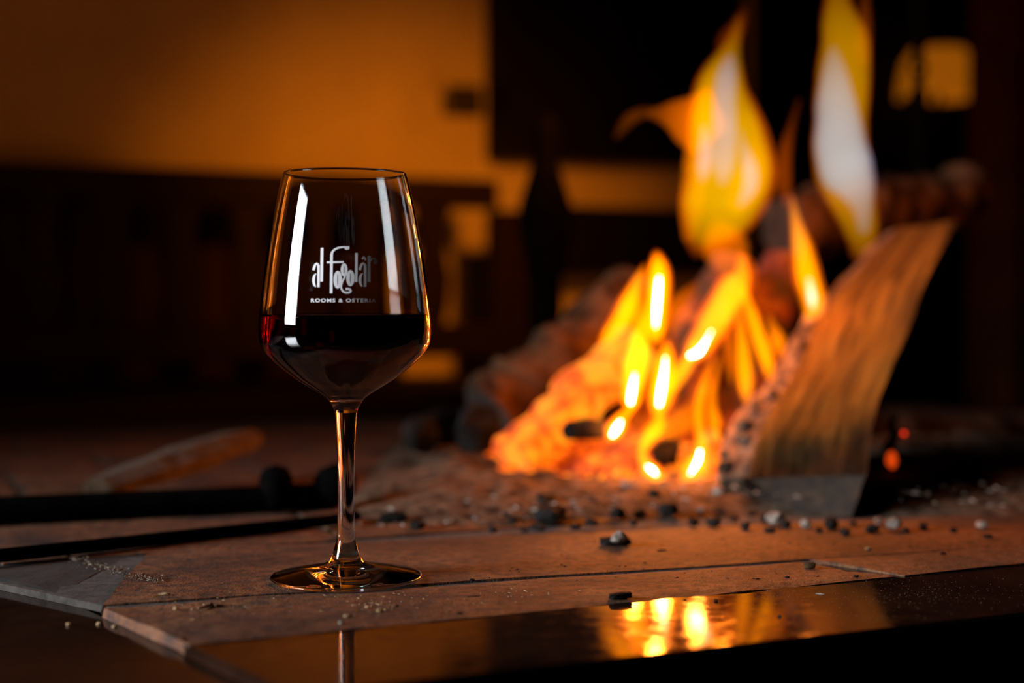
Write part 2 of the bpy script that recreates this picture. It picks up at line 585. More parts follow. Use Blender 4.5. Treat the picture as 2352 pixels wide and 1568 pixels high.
# thermostat and switch plate
c = on_wall(1062, 232, 0.012)
th = thing('thermostat', 'dark thermostat box under a pale switch plate on the plaster wall', 'thermostat', c)
bm = nbm(); box(bm, c, U, V, Z, 0.036, 0.0115, 0.026, 0.004); obj('housing', bm, M_plastic_dark, th)
c2 = on_wall(1058, 181, 0.008)
bm = nbm(); box(bm, c2, U, V, Z, 0.040, 0.007, 0.012, 0.003); pl = obj('switch_plate', bm, M_plastic_pale, th)
c3 = on_wall(1026, 186, 0.02)
bm = nbm()
tube(bm, [c3 + V * 0.014, c3 + V * 0.002, c3], [0.02, 0.02, 0.016], 20); obj('dial', bm, M_plastic_pale, pl)

# wall lamp at the right, seen past the chain
def on_right(px, py, off):
    p1 = P(px, py, 1.0); d = p1 - Vector((0, 0, CAMZ)); o = Vector((0, 0, CAMZ))
    w0 = RW - V * (0.035 + off)
    s = (w0 - o).dot(V) / d.dot(V)
    return o + d * s

c = on_right(2155, 170, 0.06)
lampo = thing('wall_lamp', 'small wall lamp with a dim amber shade on the dark panelling', 'lamp', c)
M_shade = glow_mat('amber_shade', (1.0, 0.26, 0.004), 0.24)
bm = nbm()
lathe(bm, [(0.050, 0.045), (0.066, 0.02), (0.074, -0.02), (0.076, -0.045), (0.074, -0.045), (0.071, -0.02), (0.063, 0.02), (0.047, 0.045), (0.050, 0.045)], 32, c)
obj('shade', bm, M_shade, lampo, True)
bm = nbm(); tube(bm, [c + V * 0.095 - Z * 0.06, c + V * 0.05 - Z * 0.07, c + Z * -0.055, c + Z * -0.02], [0.006] * 4, 8); obj('arm', bm, M_iron, lampo)
bm = nbm(); box(bm, c + V * 0.09 - Z * 0.06, U, V, Z, 0.02, 0.006, 0.035, 0.002); obj('back_plate', bm, M_iron, lampo)
bm = nbm(); lathe(bm, [(0, -0.02), (0.012, -0.016), (0.015, 0), (0.011, 0.016), (0, 0.024)], 14, c); obj('bulb', bm, glow_mat('bulb_glow', (1.0, 0.4, 0.05), 1.2), lampo, True)

# chain with pot hook above the fire
ch = thing('hearth_chain', 'black iron chain hanging before the amber wall lamp, hook at its end', 'chain', P(2113, -120, 1.62))
top = P(2113, -120, 1.62)
for k in range(19):
    bm = nbm()
    ax = Vector((1, 0.2, 0)) if k % 2 == 0 else Vector((-0.2, 1, 0))
    pts = [top - Z * (0.017 * k) + ax.normalized() * 0.0075 * math.cos(t * math.pi / 6) + Z * 0.012 * math.sin(t * math.pi / 6) for t in range(13)]
    tube(bm, pts, [0.0032] * 13, 6, False)
    obj('link', bm, M_iron, ch, True)
e = top - Z * (0.017 * 19 - 0.004)
bm = nbm(); tube(bm, [e + Vector((0.0, 0, 0)), e - Z * 0.03, e + Vector((0.012, 0, -0.05)), e + Vector((0.03, 0, -0.045)), e + Vector((0.034, 0, -0.028))], [0.004, 0.004, 0.004, 0.0035, 0.002], 8)
obj('hook', bm, M_iron, ch, True)

# ------------------------------------------------------------------ the hearth
hearth = thing('hearth', 'raised hearth of worn terracotta tiles with a polished dark stone border', 'hearth', (0, 1.2, FLOOR), kind='structure')
ZS = -0.006
# border slab: the front edge seen between (2352,1405) and (1400,1510)
e0, e1 = G(2352, 1407, -0.0012), G(1400, 1513, -0.0012)
ed = (e1 - e0).normalized()
A = e0 - ed * 1.2
B = e1 + ed * 1.2
FLc = G(428, 1477)
ld = (FLc - G(150, 1351)).normalized()
C0 = geometry.intersect_line_line(FLc, FLc + ld, A, B)[0]; C0.z = ZS      # where the tile's left edge meets the front edge
nb = Vector((-0.407, 0.9135, 0))


def slab(pts, z, label):
    bm = nbm()
    vt = [bm.verts.new(Vector((p.x, p.y, z))) for p in pts]
    vb = [bm.verts.new(Vector((p.x, p.y, -0.036))) for p in pts]
    bm.faces.new(vt); bm.faces.new(vb[::-1])
    n = len(pts)
    for i in range(n):
        bm.faces.new((vt[i], vt[(i + 1) % n], vb[(i + 1) % n], vb[i]))
    bmesh.ops.bevel(bm, geom=[e for e in bm.edges], offset=0.0012, segments=2, affect='EDGES')
    tag(obj('stone_border', bm, M_polished, hearth), label)


FRc = G(2062, 1321)
slab([A, C0, FLc, FLc + nb * 0.05, FRc + nb * 0.05 + (FRc - FLc).normalized() * 0.9], -0.0012, 'polished dark stone strip in front of the tiles, mirror sheen')
slab([C0 - ld * 0.0, B, B + nb * 1.3, FLc - ld * 0.9, FLc], ZS, 'dark stone slab left of the tile corner, a little lower')
nin = Vector((-0.407, 0.9135, 0))
bm = nbm()
qs = [p + nin * o for p, o in ((A, 0.02), (B, 0.02), (B, 1.3), (A, 1.3))]
vt = [bm.verts.new(p - Z * 0.029) for p in qs]
vb = [bm.verts.new(Vector((p.x, p.y, FLOOR))) for p in qs]
bm.faces.new(vt); bm.faces.new(vb[::-1])
for i in range(4):
    bm.faces.new((vt[i], vt[(i + 1) % 4], vb[(i + 1) % 4], vb[i]))
obj('plinth', bm, M_blackwood, hearth)


def tile(quad, seed, h=0.0, thick=0.0058, inset=0.0015, m=None, drop=1.0):
    name, parent = 'tile', None
    """quad: four points front-left, back-left, back-right, front-right; a worn slab with chipped edges"""
    c = sum(quad, Vector()) / 4
    q = [p + (c - p).normalized() * inset for p in quad]
    NU, NV = 16, 7
    bm = nbm()
    def pos(i, j):
        a_ = q[0].lerp(q[3], i / NU); b2 = q[1].lerp(q[2], i / NU)
        return a_.lerp(b2, j / NV)
    top = {}
    for i in range(NU + 1):
        for j in range(NV + 1):
            p = pos(i, j).copy()
            edge = i in (0, NU) or j in (0, NV)
            nz = noise.noise(Vector((p.x * 60 + seed, p.y * 60, seed)))
            if edge:
                p = p + (c - p).normalized() * (0.0011 * (nz + 0.7)) * drop
            p.z = h + 0.0008 * noise.noise(Vector((p.x * 25 + seed, p.y * 25, 0))) - ((0.0009 + 0.0008 * nz) * drop if edge else 0)
            top[i, j] = bm.verts.new(p)
    for i in range(NU):
        for j in range(NV):
            bm.faces.new((top[i, j], top[i + 1, j], top[i + 1, j + 1], top[i, j + 1]))
    rim = [(i, 0) for i in range(NU)] + [(NU, j) for j in range(NV)] + [(i, NV) for i in range(NU, 0, -1)] + [(0, j) for j in range(NV, 0, -1)]
    low = []
    for k in rim:
        v = top[k].co
        o = (v - c).normalized() * 0.0012
        low.append(bm.verts.new((v.x + o.x, v.y + o.y, h - thick)))
    for a_ in range(len(rim)):
        b2 = (a_ + 1) % len(rim)
        bm.faces.new((top[rim[a_]], low[a_], low[b2], top[rim[b2]]))
    return obj(name, bm, m or M_terracotta, parent or hearth)


FL, FR = G(428, 1477), G(2062, 1321)
J0, J1 = G(228, 1391), G(1842, 1287)
tile([FL, J0, J1, FR], 1)                                           # long front tile
BL = G(330, 1262)
K1 = G(885, 1231)
K3 = G(1590, 1203)
BACK = (K3 - K1).normalized()
JD = (G(1842, 1281) - G(226, 1384)).normalized()
T2R = G(226, 1384) + JD * 0.86
tile([G(226, 1384), BL, K3 + BACK * 0.34, T2R], 2)                  # wide tile the glass stands on
R1 = FR + (FR - FL).normalized() * 0.45
EDGE = (FR - FL).normalized()
tile([FR + EDGE * 0.005, J1 + EDGE * 0.006 + V * 0.0008, T2R, R1], 4, inset=0.0, drop=0.0)
M_sooty = simple('sooty_brick', (0.004, 0.0024, 0.0015), (0.020, 0.012, 0.007), 40, 0.9, 0.8, 0.002)
tile([G(140, 1356), G(-260, 1272), BL - U * 0.16 - V * 0.04, BL - U * 0.005], 6, h=-0.0012, m=M_sooty)
tile([BL + V * 0.003 - U * 0.19, BL + V * 0.13 - U * 0.22, BL + V * 0.14, BL + V * 0.004], 7, h=-0.001, m=M_sooty)
# rows to the back
row0 = [(-0.62, 0.0)]
base = K1 + V * 0.004 - U * 0.004
k = 8
for r_ in range(5):
    off = (-0.02, 0.09, 0.02, 0.11, 0.05)[r_]
    for q_ in range(-6, 5):
        s = base + V * (0.155 * r_) + U * (0.21 * q_ + off)
        if r_ == 0 and q_ < -1: continue
        tile([s, s + V * 0.151, s + V * 0.151 + U * 0.206, s + U * 0.206], k * 1.7, h=-0.0008 * random.random(), inset=0.001)
        k += 1
# mortar in the joints
bm = nbm()
mq = [G(228, 1388, -0.0022), G(-300, 1275, -0.0022), Vector((-1.0, 1.4, -0.0022)), Vector((-0.7, 1.82, -0.0022)), Vector((1.0, 1.92, -0.0022)), Vector((0.62, 0.98, -0.0022)), FR - Z * 0.0022 - EDGE * 0.006, FL + EDGE * 0.02 + V * 0.006 - Z * 0.0022]
f = bm.faces.new([bm.verts.new(p) for p in mq])
r = bmesh.ops.extrude_face_region(bm, geom=[f])
for v in r['geom']:
    if isinstance(v, bmesh.types.BMVert): v.co.z = ZS + 0.0001
obj('mortar_bed', bm, M_mortar, hearth)
# ------------------------------------------------------------------ the wine glass
GX, GY = P(795.5, 1330, 0.777).xy
K = 0.777 / F
def zz(y): return CAMZ + (690.0 - y) * K

outer = [(140, 405), (145.5, 425), (159, 483), (173, 558), (184.5, 633), (193.5, 709), (196.3, 735), (197.3, 762), (196.3, 780), (193, 796), (183, 814), (168, 830), (154, 843), (134.5, 859), (115, 874), (95, 887), (76, 898.5), (58, 909.5), (47, 917), (40, 924), (34, 934), (29, 942), (26, 952)]
stem = [(26, 952), (24, 980), (22, 1015), (20, 1065), (19, 1115), (19, 1165), (20, 1212), (22, 1240), (25, 1256), (30, 1273), (35, 1287), (41, 1297)]
foot = [(41, 1297), (52, 1302), (72, 1306.3), (100, 1312.3), (130, 1318.6), (158, 1324.4), (170, 1326.8), (174, 1328.6), (174.5, 1330.8), (172, 1333), (160, 1333.6), (150, 1333.4), (120, 1332.8), (80, 1332.2), (40, 1332.0), (0, 1332.0)]
zb = zz(1333.6)
def prof(pts): return [(r * K, zz(y) - zb + 0.0002) for r, y in pts]
OUT = prof(catmull(outer, 70))
Z_IN = zz(921) - zb
TH_W = 0.0011
inner = []
for r, z in OUT:
    if z > Z_IN + 0.006:
        inner.append((r - TH_W * (1 if z > Z_IN + 0.02 else 1.15), z))
inner = inner + [(inner[-1][0] * 0.66, Z_IN + 0.0033), (inner[-1][0] * 0.33, Z_IN + 0.0011), (0.0, Z_IN)]
rim = [(OUT[0][0] - TH_W, OUT[0][1]), (OUT[0][0] - TH_W * 0.75, OUT[0][1] + 0.00035), (OUT[0][0] - TH_W * 0.25, OUT[0][1] + 0.00035)]
gl = thing('wine_glass', 'stemmed wine glass with printed lettering, half full of red wine on the tiles', 'wine glass', (GX, GY, 0))
bm = nbm()
lathe(bm, inner[::-1] + rim[1:] + OUT, 96, (GX, GY, 0))
obj('bowl', bm, M_glass, gl, True, False)
bm = nbm(); lathe(bm, prof(catmull(stem, 40)), 96, (GX, GY, 0)); obj('stem', bm, M_glass, gl, True, False)
bm = nbm(); lathe(bm, prof(foot[:9]) + prof(foot[9:]), 96, (GX, GY, 0)); obj('foot', bm, M_glass, gl, True, False)
# recompute consistent outward normals over the joined profile
for o in gl.children:
    me = o.data
    b = bmesh.new(); b.from_mesh(me)
    b.to_mesh(me); b.free()

# wine
ZW = zz(731) - zb
def r_in(z):
    for (r1, z1), (r2, z2) in zip(inner, inner[1:]):
        if z2 <= z <= z1:
            return r2 + (r1 - r2) * (z - z2) / max(z1 - z2, 1e-9)
    return 0
wp = [(0, ZW)]
rw = r_in(ZW)
wp += [(rw * 0.5, ZW), (rw - 0.0035, ZW), (rw - 0.0016, ZW + 0.0002), (rw - 0.0005, ZW + 0.0006), (rw + 0.0002, ZW + 0.0012)]
wp += [(r + 0.0002, z) for r, z in inner if z < ZW and r > 0.0] + [(0, Z_IN - 0.0002)]
bm = nbm(); lathe(bm, wp, 96, (GX, GY, 0))
tag(obj('red_wine', bm, M_wine, None, True), 'dark red wine filling the lower half of the glass bowl', 'wine')

# lettering, mapped on the front of the bowl
def r_out(z):
    for (r1, z1), (r2, z2) in zip(OUT, OUT[1:]):
        if z2 <= z <= z1:
            return r2 + (r1 - r2) * (z - z2) / max(z1 - z2, 1e-9)
    return OUT[0][0]

KF = (0.777 - 0.043) / F
def onbowl(X, Y, off=0.00012):
    px, py = 690 + X / 9.8, 550 + Y / 9.8
    x = (px - 1176) * KF - GX
    z = CAMZ + (690 - py) * KF
    r = r_out(z) + off
    return Vector((GX + x, GY - math.sqrt(max(r * r - x * x, 1e-9)), z))

pb = nbm()
def stroke(pts, w, w2=None, n=None):
    n = n or max(8, len(pts) * 6)
    pts = catmull(pts, n) if len(pts) > 2 else [tuple(a + (b - a) * i / (n - 1) for a, b in zip(*pts)) for i in range(n)]
    w2 = w2 or w
    left, right = [], []
    for i, p in enumerate(pts):
        a, b = Vector(pts[max(i - 1, 0)]), Vector(pts[min(i + 1, n - 1)])
        t = (b - a).normalized(); nn = Vector((-t.y, t.x))
        ww = (w + (w2 - w) * i / (n - 1)) / 2
        left.append(pb.verts.new(onbowl(p[0] + nn.x * ww, p[1] + nn.y * ww)))
        right.append(pb.verts.new(onbowl(p[0] - nn.x * ww, p[1] - nn.y * ww)))
    for i in range(n - 1):
        pb.faces.new((left[i], left[i + 1], right[i + 1], right[i]))

def ring(cx, cy, rx, ry, ix, iy, a0=0, a1=360, n=40):
    o_, i_ = [], []
    for k in range(n + 1):
        a = math.radians(a0 + (a1 - a0) * k / n)
        o_.append(pb.verts.new(onbowl(cx + rx * math.cos(a), cy + ry * math.sin(a))))
        i_.append(pb.verts.new(onbowl(cx + ix * math.cos(a), cy + iy * math.sin(a))))
    for k in range(n):
        pb.faces.new((o_[k], o_[k + 1], i_[k + 1], i_[k]))

def dot(cx, cy, rx, ry=None):
    ring(cx, cy, rx, ry or rx, 0.5, 0.5, n=18)

for dx, dy in ((0, 0), (1042, -8)):                      # a, and the a under the accent
    stroke([(410 + dx, 570 + dy), (414 + dx, 1070 + dy)], 58)
    stroke([(412 + dx, 590 + dy), (375 + dx, 545 + dy), (330 + dx, 575 + dy), (290 + dx, 690 + dy)], 40, 58)
    ring(362 + dx, 915 + dy, 92, 155, 30, 128, 95, 268)
stroke([(485, 185), (485, 945)], 62)
stroke([(705, 330), (705, 1208)], 60)
stroke([(705, 345), (722, 285), (790, 215), (910, 175), (1095, 165)], 58, 34)
dot(1045, 190, 58, 42)
stroke([(600, 515), (980, 505)], 42)
ring(850, 905, 95, 200, 9, 135)
ring(990, 682, 76, 148, 9, 90)
stroke([(1052, 740), (1000, 850), (945, 980), (930, 1090), (985, 1175), (1080, 1195), (1140, 1165), (1110, 1115), (1025, 1110)], 34, 52, 44)
ring(1132, 868, 92, 182, 9, 120)
stroke([(1258, 300), (1260, 955)], 56)
stroke([(1385, 440), (1422, 395), (1465, 465)], 36)
stroke([(1537, 400), (1540, 955)], 62)
dot(1537, 400, 40)
stroke([(1555, 490), (1600, 430), (1660, 430), (1700, 480)], 40, 46)
dot(1682, 500, 44, 50)
# small capitals
cu = bpy.data.curves.new('caption', 'FONT')
cu.body = 'ROOMS & OSTERIA'
cu.size = 1.0
cu.space_character = 1.25
cu.offset = 0.03
to = bpy.data.objects.new('caption', cu); COL.objects.link(to)
bpy.context.view_layer.update()
tme = to.to_mesh()
vs = [v.co.copy() for v in tme.vertices]
x0, x1 = min(v.x for v in vs), max(v.x for v in vs)
y0, y1 = min(v.y for v in vs), max(v.y for v in vs)
vmap = [pb.verts.new(onbowl(245 + (v.x - x0) / (x1 - x0) * 1455, 1412 - (v.y - y0) / (y1 - y0) * 86)) for v in vs]
for p in tme.polygons:
    try: pb.faces.new([vmap[i] for i in p.vertices])
    except ValueError: pass
to.to_mesh_clear()
bpy.data.objects.remove(to); bpy.data.curves.remove(cu)
tag(obj('lettering', pb, M_print, gl, False, False), 'frosted white lettering printed on the bowl')

# ------------------------------------------------------------------ ash, logs, embers
def ground_ash():
    bm = nbm()
    NX, NY = 110, 60
    g = {}
    for i in range(NX + 1):
        for j in range(NY + 1):
            x = -0.13 + 0.72 * i / NX
            yb = 0.0 + j / NY
            y = 0.955 + 0.03 * math.sin(x * 9) + 0.07 * max(0, -x) + 0.62 * yb + 0.10 * max(0, x)
            d = min(1, yb * 4.0) * min(1, i / 12) * min(1, (NX - i) / 14) * min(1, (NY - j) / 10)
            n = fbm(Vector((x * 22, y * 22, 1.3)), 4)
            h = d * (0.020 + 0.010 * n) + 0.003 * fbm(Vector((x * 90, y * 90, 0)), 3) * min(1, d * 6)
            hx = math.exp(-((x - 0.10) / 0.30) ** 2)
            h *= 1 - 0.55 * math.exp(-((x - 0.10) / 0.11) ** 2) * min(1, max(0, (y - 1.05) / 0.08))
            z = h * (0.35 + 0.75 * hx) - 0.0035 * (1 - min(1, d * 5))
            g[i, j] = bm.verts.new((x, y + 0.012 * n, z))
    for i in range(NX):
        for j in range(NY):
            bm.faces.new((g[i, j], g[i + 1, j], g[i + 1, j + 1], g[i, j + 1]))
    tag(obj('ash_bed', bm, M_ash, None, True), 'bed of pale grey ash spread under the burning logs', 'ash', kind='stuff')


ground_ash()


def set_heat(o, fn):
    me = o.data
    at = me.attributes.new('glow_level', 'FLOAT', 'POINT')
    for i, v in enumerate(me.vertices):
        at.data[i].value = max(0.0, min(1.0, fn(v.co)))


def log(name, label, a, b, ra, rb, bark, seed, heat=None, rough=0.22, n=20, m=26, bend=(0, 0, 0), cut=None):
    t = thing(name, label, 'log', a)
    pts, rad = [], []
    for i in range(m):
        f = i / (m - 1)
        p = a.lerp(b, f) + Vector(bend) * math.sin(math.pi * f)
        pts.append(p); rad.append((ra + (rb - ra) * f) * (1 + 0.08 * noise.noise(Vector((f * 4, seed, 0)))))
    bm = nbm()
    rings = tube(bm, pts, rad, n, False, rough, seed)
    axis = (b - a).normalized()
    for v in bm.verts:
        v.co += axis * 0.006 * noise.noise(v.co * 60)
    ends = [[v.co.copy() for v in rings[0]], [v.co.copy() for v in rings[-1]]]
    o = obj('bark', bm, bark, t, True)
    if heat: set_heat(o, heat)
    for e, c, s in ((ends[0], pts[0], -1), (ends[1], pts[-1], 1)):
        bm = nbm()
        cv = bm.verts.new(c + axis * s * 0.001)
        mids = [bm.verts.new(p.lerp(c, 0.45) + axis * s * 0.003 * noise.noise(p * 90)) for p in e]
        vs = [bm.verts.new(p) for p in e]
        for i in range(len(vs)):
            j = (i + 1) % len(vs)
            bm.faces.new((vs[i], vs[j], mids[j], mids[i])); bm.faces.new((mids[i], mids[j], cv))
        o2 = obj('cut_end', bm, cut or (bark if heat else M_cutend), t, True)
        if heat: set_heat(o2, heat)
    return t


# the burning log at the left: glows on its lower right flank
La, Lb = P(1175, 1055, 1.17), P(1455, 805, 1.25)
ax = (Lb - La).normalized()
low = Vector((0.5, 0.0, -0.86))
def heatL(p):
    f = (p - La).dot(ax) / (Lb - La).length
    c = La + ax * (p - La).dot(ax)
    d = (p - c).normalized().dot(low)
    return 1.1 - 0.45 * max(0, d) - 0.7 * max(0, -d - 0.45) + 0.4 * noise.noise(p * 26) - 1.2 * max(0, f - 0.78)
log('burning_log', 'burning log leaning left of the flames, its flank glowing orange', La, Lb, 0.024, 0.025, M_ember_log, 2.0, heatL, 0.35)
log('charred_log', 'thick dark log with brown bark lying behind the glowing left log', P(1130, 965, 1.34), P(1470, 660, 1.42), 0.036, 0.03, M_barkbrown, 5.0, None, 0.45)
Ca, Cb = P(1470, 1075, 1.25), P(1700, 610, 1.28)
axc = (Cb - Ca).normalized()
def heatC(p):
    f = (p - Ca).dot(axc) / (Cb - Ca).length
    c = Ca + axc * (p - Ca).dot(axc)
    s = (p - c).normalized().x
    return 0.25 + 0.5 * noise.noise(p * 35) + 0.5 * s * max(0, f - .7) * 3.3 + 0.5 * max(0, 0.3 - f)
log('charred_log', 'charred log standing in the middle of the flames with a red glowing tip', Ca, Cb, 0.030, 0.026, M_char_log, 8.0, heatC, 0.25)
Da, Db = P(1690, 1010, 1.27), P(1800, 600, 1.34)
def heatD(p):
    return 0.12 + 0.65 * noise.noise(p * 30)
log('charred_log', 'narrow charred log glimpsed between the flames and the big split log', Da, Db, 0.026, 0.02, M_char_log, 11.0, heatD, 0.3)
log('bark_log', 'rough brown log lying at the back behind the top of the split log', P(1800, 520, 1.46), P(2230, 445, 1.58), 0.036, 0.03, M_barkbrown, 14.0, None, 0.45)
log('bark_log', 'blackened log end lying low at the left end of the ash', P(960, 1000, 1.36), P(1110, 985, 1.45), 0.02, 0.026, M_charcoal, 17.0, None, 0.3)
log('bark_log', 'dark log lying behind the right of the fire under the split log', P(1780, 1010, 1.42), P(2330, 1020, 1.60), 0.035, 0.03, M_bark, 21.0, None, 0.3)

# the big split log at the right
sl_ = thing('split_log', 'big split log leaning right of the fire, tan face lit and left edge ashy', 'log', G(1850, 1185))
ST = [((1655, 1140), (1718, 1098), (1990, 1090), 1.045),
      ((1655, 1040), (1742, 1005), (2001, 1000), 1.075),
      ((1690, 955), (1778, 930), (2025, 900), 1.115),
      ((1772, 862), (1835, 838), (2085, 760), 1.175),
      ((1845, 742), (1882, 728), (2122, 655), 1.225),
      ((1925, 652), (1952, 640), (2155, 585), 1.285),
      ((2035, 535), (2065, 522), (2198, 508), 1.355)]
Lp = [P(*s[0], s[3] + 0.035) for s in ST]
Mp = [P(*s[1], s[3]) for s in ST]
Rp = [P(*s[2], s[3] - 0.03) for s in ST]
nS = 40
def curve(ps): return [Vector(p) for p in catmull([tuple(p) for p in ps], nS)]
Lc, Mc, Rc = curve(Lp), curve(Mp), curve(Rp)
bk1 = [P(1765, 1178, 1.03)] + [p + Vector((0.045, 0.06, -0.03)) for p in Lp[1:]]
bk2 = [P(1955, 1188, 1.0)] + [p + Vector((0.0, 0.07, -0.05)) for p in Rp[1:]]
B1, B2 = curve(bk1), curve(bk2)
def strip(name, rows, nn, amp, freq, m, seed, lab=None, uvs=False):
    """rows: curves bounding the strip, nn: cells between two of them"""
    bm = nbm(); g = []
    uv = bm.loops.layers.uv.new('grain') if uvs else None
    tot = (len(rows) - 1) * nn
    for i in range(nS):
        line = []
        for k in range(tot + 1):
            r_, f = divmod(k, nn)
            p = rows[r_][i] if f == 0 else rows[r_][i].lerp(rows[r_ + 1][i], f / nn)
            n1 = noise.noise(p * freq + Vector((seed, 0, 0)))
            n2 = noise.noise(Vector((k * 0.55, i * 0.10, seed)))
            edge = 0.25 if k in (0, tot) else 1.0
            p = p + Vector((-0.5, -0.7, 0.3)) * amp * edge * (n1 * 0.8 + n2 * 0.3)
            line.append(bm.verts.new(p))
        g.append(line)
    for i in range(nS - 1):
        for k in range(tot):
            f = bm.faces.new((g[i][k], g[i + 1][k], g[i + 1][k + 1], g[i][k + 1]))
            if uvs:
                for lp, (ii, kk) in zip(f.loops, ((i, k), (i + 1, k), (i + 1, k + 1), (i, k + 1))):
                    lp[uv].uv = (kk / tot, ii / nS * 3)
    o = obj(name, bm, m, sl_, True)
    if lab: o['label'] = lab
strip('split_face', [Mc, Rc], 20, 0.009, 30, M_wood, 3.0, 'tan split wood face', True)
strip('ash_crust', [Lc, Mc], 8, 0.016, 90, M_ash, 5.0, 'pale cracked ash crust along the left edge')
strip('bark', [Rc, B2, B1, Lc], 5, 0.006, 50, M_bark, 7.0)
for k in range(22):
    f = (k + 0.5) / 22
    i_ = int(f * 30)
    p = Lc[i_].lerp(Mc[i_], random.uniform(0.05, 0.85)) + Vector((-0.002, -0.006, 0))
    r_ = random.uniform(0.0035, 0.0075) * (1.15 - 0.6 * f)
    bm = nbm()
    bmesh.ops.create_icosphere(bm, subdivisions=2, radius=1.0)
    for v in bm.verts:
        q = v.co.copy(); q *= 1 + 0.5 * noise.noise(q * 1.6 + Vector((k * 3.3, 0, 0)))
        v.co = p + Vector((q.x * r_ * 1.1, q.y * r_ * 0.7, q.z * r_ * random.uniform(0.98, 1.02)))
    obj('ash_flake', bm, M_ash, sl_, True)


def cap(name, ps, m):
    bm = nbm(); c = sum(ps, Vector()) / len(ps)
    ps2 = []
    for a_, b2 in zip(ps, ps[1:] + ps[:1]):
        for f in range(5): ps2.append(a_.lerp(b2, f / 5))
    o_ = [bm.verts.new(p) for p in ps2]
    i_ = [bm.verts.new(p.lerp(c, 0.5) + Vector((0, -0.004, 0)) * noise.noise(p * 70)) for p in ps2]
    cv = bm.verts.new(c)
    for k in range(len(o_)):
        j = (k + 1) % len(o_)
        bm.faces.new((o_[k], o_[j], i_[j], i_[k])); bm.faces.new((i_[k], i_[j], cv))
    obj(name, bm, m, sl_, True)
cap('cut_end', [Lc[0], Mc[0], Rc[0], B2[0], B1[0]], M_cutend)
cap('cut_end', [Lc[-1], Mc[-1], Rc[-1], B2[-1], B1[-1]], M_cutend)


def lump(name, c, rx, ry, rz, m, seed, label, cat, group=None, rot=0.0, parent=None, rough=0.45, sub=2, heat=None, blocky=0.0):
    bm = nbm()
    bmesh.ops.create_icosphere(bm, subdivisions=sub, radius=1.0)
    for v in bm.verts:
        p = v.co.copy()
        if blocky:
            mx = max(abs(p.x), abs(p.y), abs(p.z))
            p = p.lerp(p / mx * 0.8, blocky)
        n = noise.noise(p * 1.3 + Vector((seed, seed * 2, 0))) + 0.5 * noise.noise(p * 3.1 + Vector((0, seed, 0)))
        p *= 1 + rough * n
        q = Vector((p.x * rx, p.y * ry, p.z * rz))
        v.co = Matrix.Rotation(rot, 3, 'Z') @ q
    minz = min(v.co.z for v in bm.verts)
    off = Vector((c[0], c[1], c[2] - minz - 0.0004))
    me_o = obj(name, bm, m, parent)
    if parent is None:
        me_o.location = off
        tag(me_o, label, cat, group)
    else:
        me_o.location = off
    if heat is not None:
        set_heat(me_o, lambda p: heat + 0.35 * noise.noise(p * 120 + Vector((seed, 0, 0))))
    return me_o


def ashz(x, y):
    return 0.012 if (-0.1 < x < 0.4 and y > 1.03) else 0.003

# charcoal lumps along the front of the ash
CH = [(1262, 1200, 24), (1358, 1208, 20), (1352, 1160, 14), (1288, 1165, 12), (1468, 1185, 18), (1532, 1185, 20), (1592, 1208, 15), (1240, 1218, 9), (1640, 1208, 16), (1684, 1196, 15), (1712, 1216, 11), (1150, 1150, 20), (1168, 1166, 15), (1104, 1160, 10), (1205, 1222, 12), (1132, 1222, 10), (1030, 1142, 13), (960, 1214, 13), (1940, 1228, 16), (2002, 1222, 13), (1880, 1222, 11), (2268, 1236, 13), (1322, 1216, 12), (1560, 1160, 9), (1430, 1165, 10), (1768, 1222, 10), (2120, 1216, 14), (2190, 1222, 10), (1210, 1140, 15), (1400, 1142, 13), (1455, 1205, 10), (1500, 1160, 16), (1550, 1195, 10), (1610, 1165, 14), (1655, 1180, 12), (1725, 1185, 17), (1745, 1165, 13), (1760, 1200, 12), (1805, 1212, 10), (1320, 1180, 16), (1250, 1170, 17), (1225, 1185, 12), (1180, 1200, 13), (1090, 1190, 12), (1055, 1165, 14), (1000, 1165, 11), (1380, 1178, 12), (1420, 1190, 13), (1910, 1215, 12), (1960, 1206, 12), (2080, 1222, 12)]
CHL = {0: 'large black charcoal lump directly left of a pale ash lump, behind the ash-capped block',
       1: 'black charcoal lump behind and just left of the ash-capped charcoal block',
       4: 'black charcoal lump behind and just right of the ash-capped charcoal block',
       21: 'last small charcoal lump at the far right end of the ash edge'}
for i, (x, y, r_) in enumerate(CH):
    g = G(x, y); s = r_ * g.y / F * random.choice((0.8, 1.1, 1.35))
    lump('charcoal_lump', (g.x, g.y, 0.0), s * 1.15, s, s * random.uniform(0.6, 0.95), M_charcoal, i * 3.1, CHL.get(i, 'black charcoal lump lying along the front edge of the ash'), 'charcoal', 'charcoal lumps along the ash edge', random.random() * 3, None, 0.4, 2, None, 0.5)
for i, (x, y, r_) in enumerate([(1292, 1196, 14), (1782, 1208, 19), (1850, 1212, 12), (2052, 1218, 18), (1040, 1098, 15), (2018, 1205, 10), (1440, 1150, 12), (1650, 1170, 14), (1700, 1150, 12), (2255, 1215, 12), (1610, 1180, 9), (1100, 1120, 11)]):
    g = G(x, y); s = r_ * g.y / F
    lump('ash_lump', (g.x, g.y, ashz(g.x, g.y) - 0.002), s * 1.2, s, s * 0.8, M_ashlump, i * 2.3 + 40, 'small pale lump of ash lying on the front of the ash bed', 'ash lump', 'pale ash lumps', random.random() * 3, None, 0.4, 2)
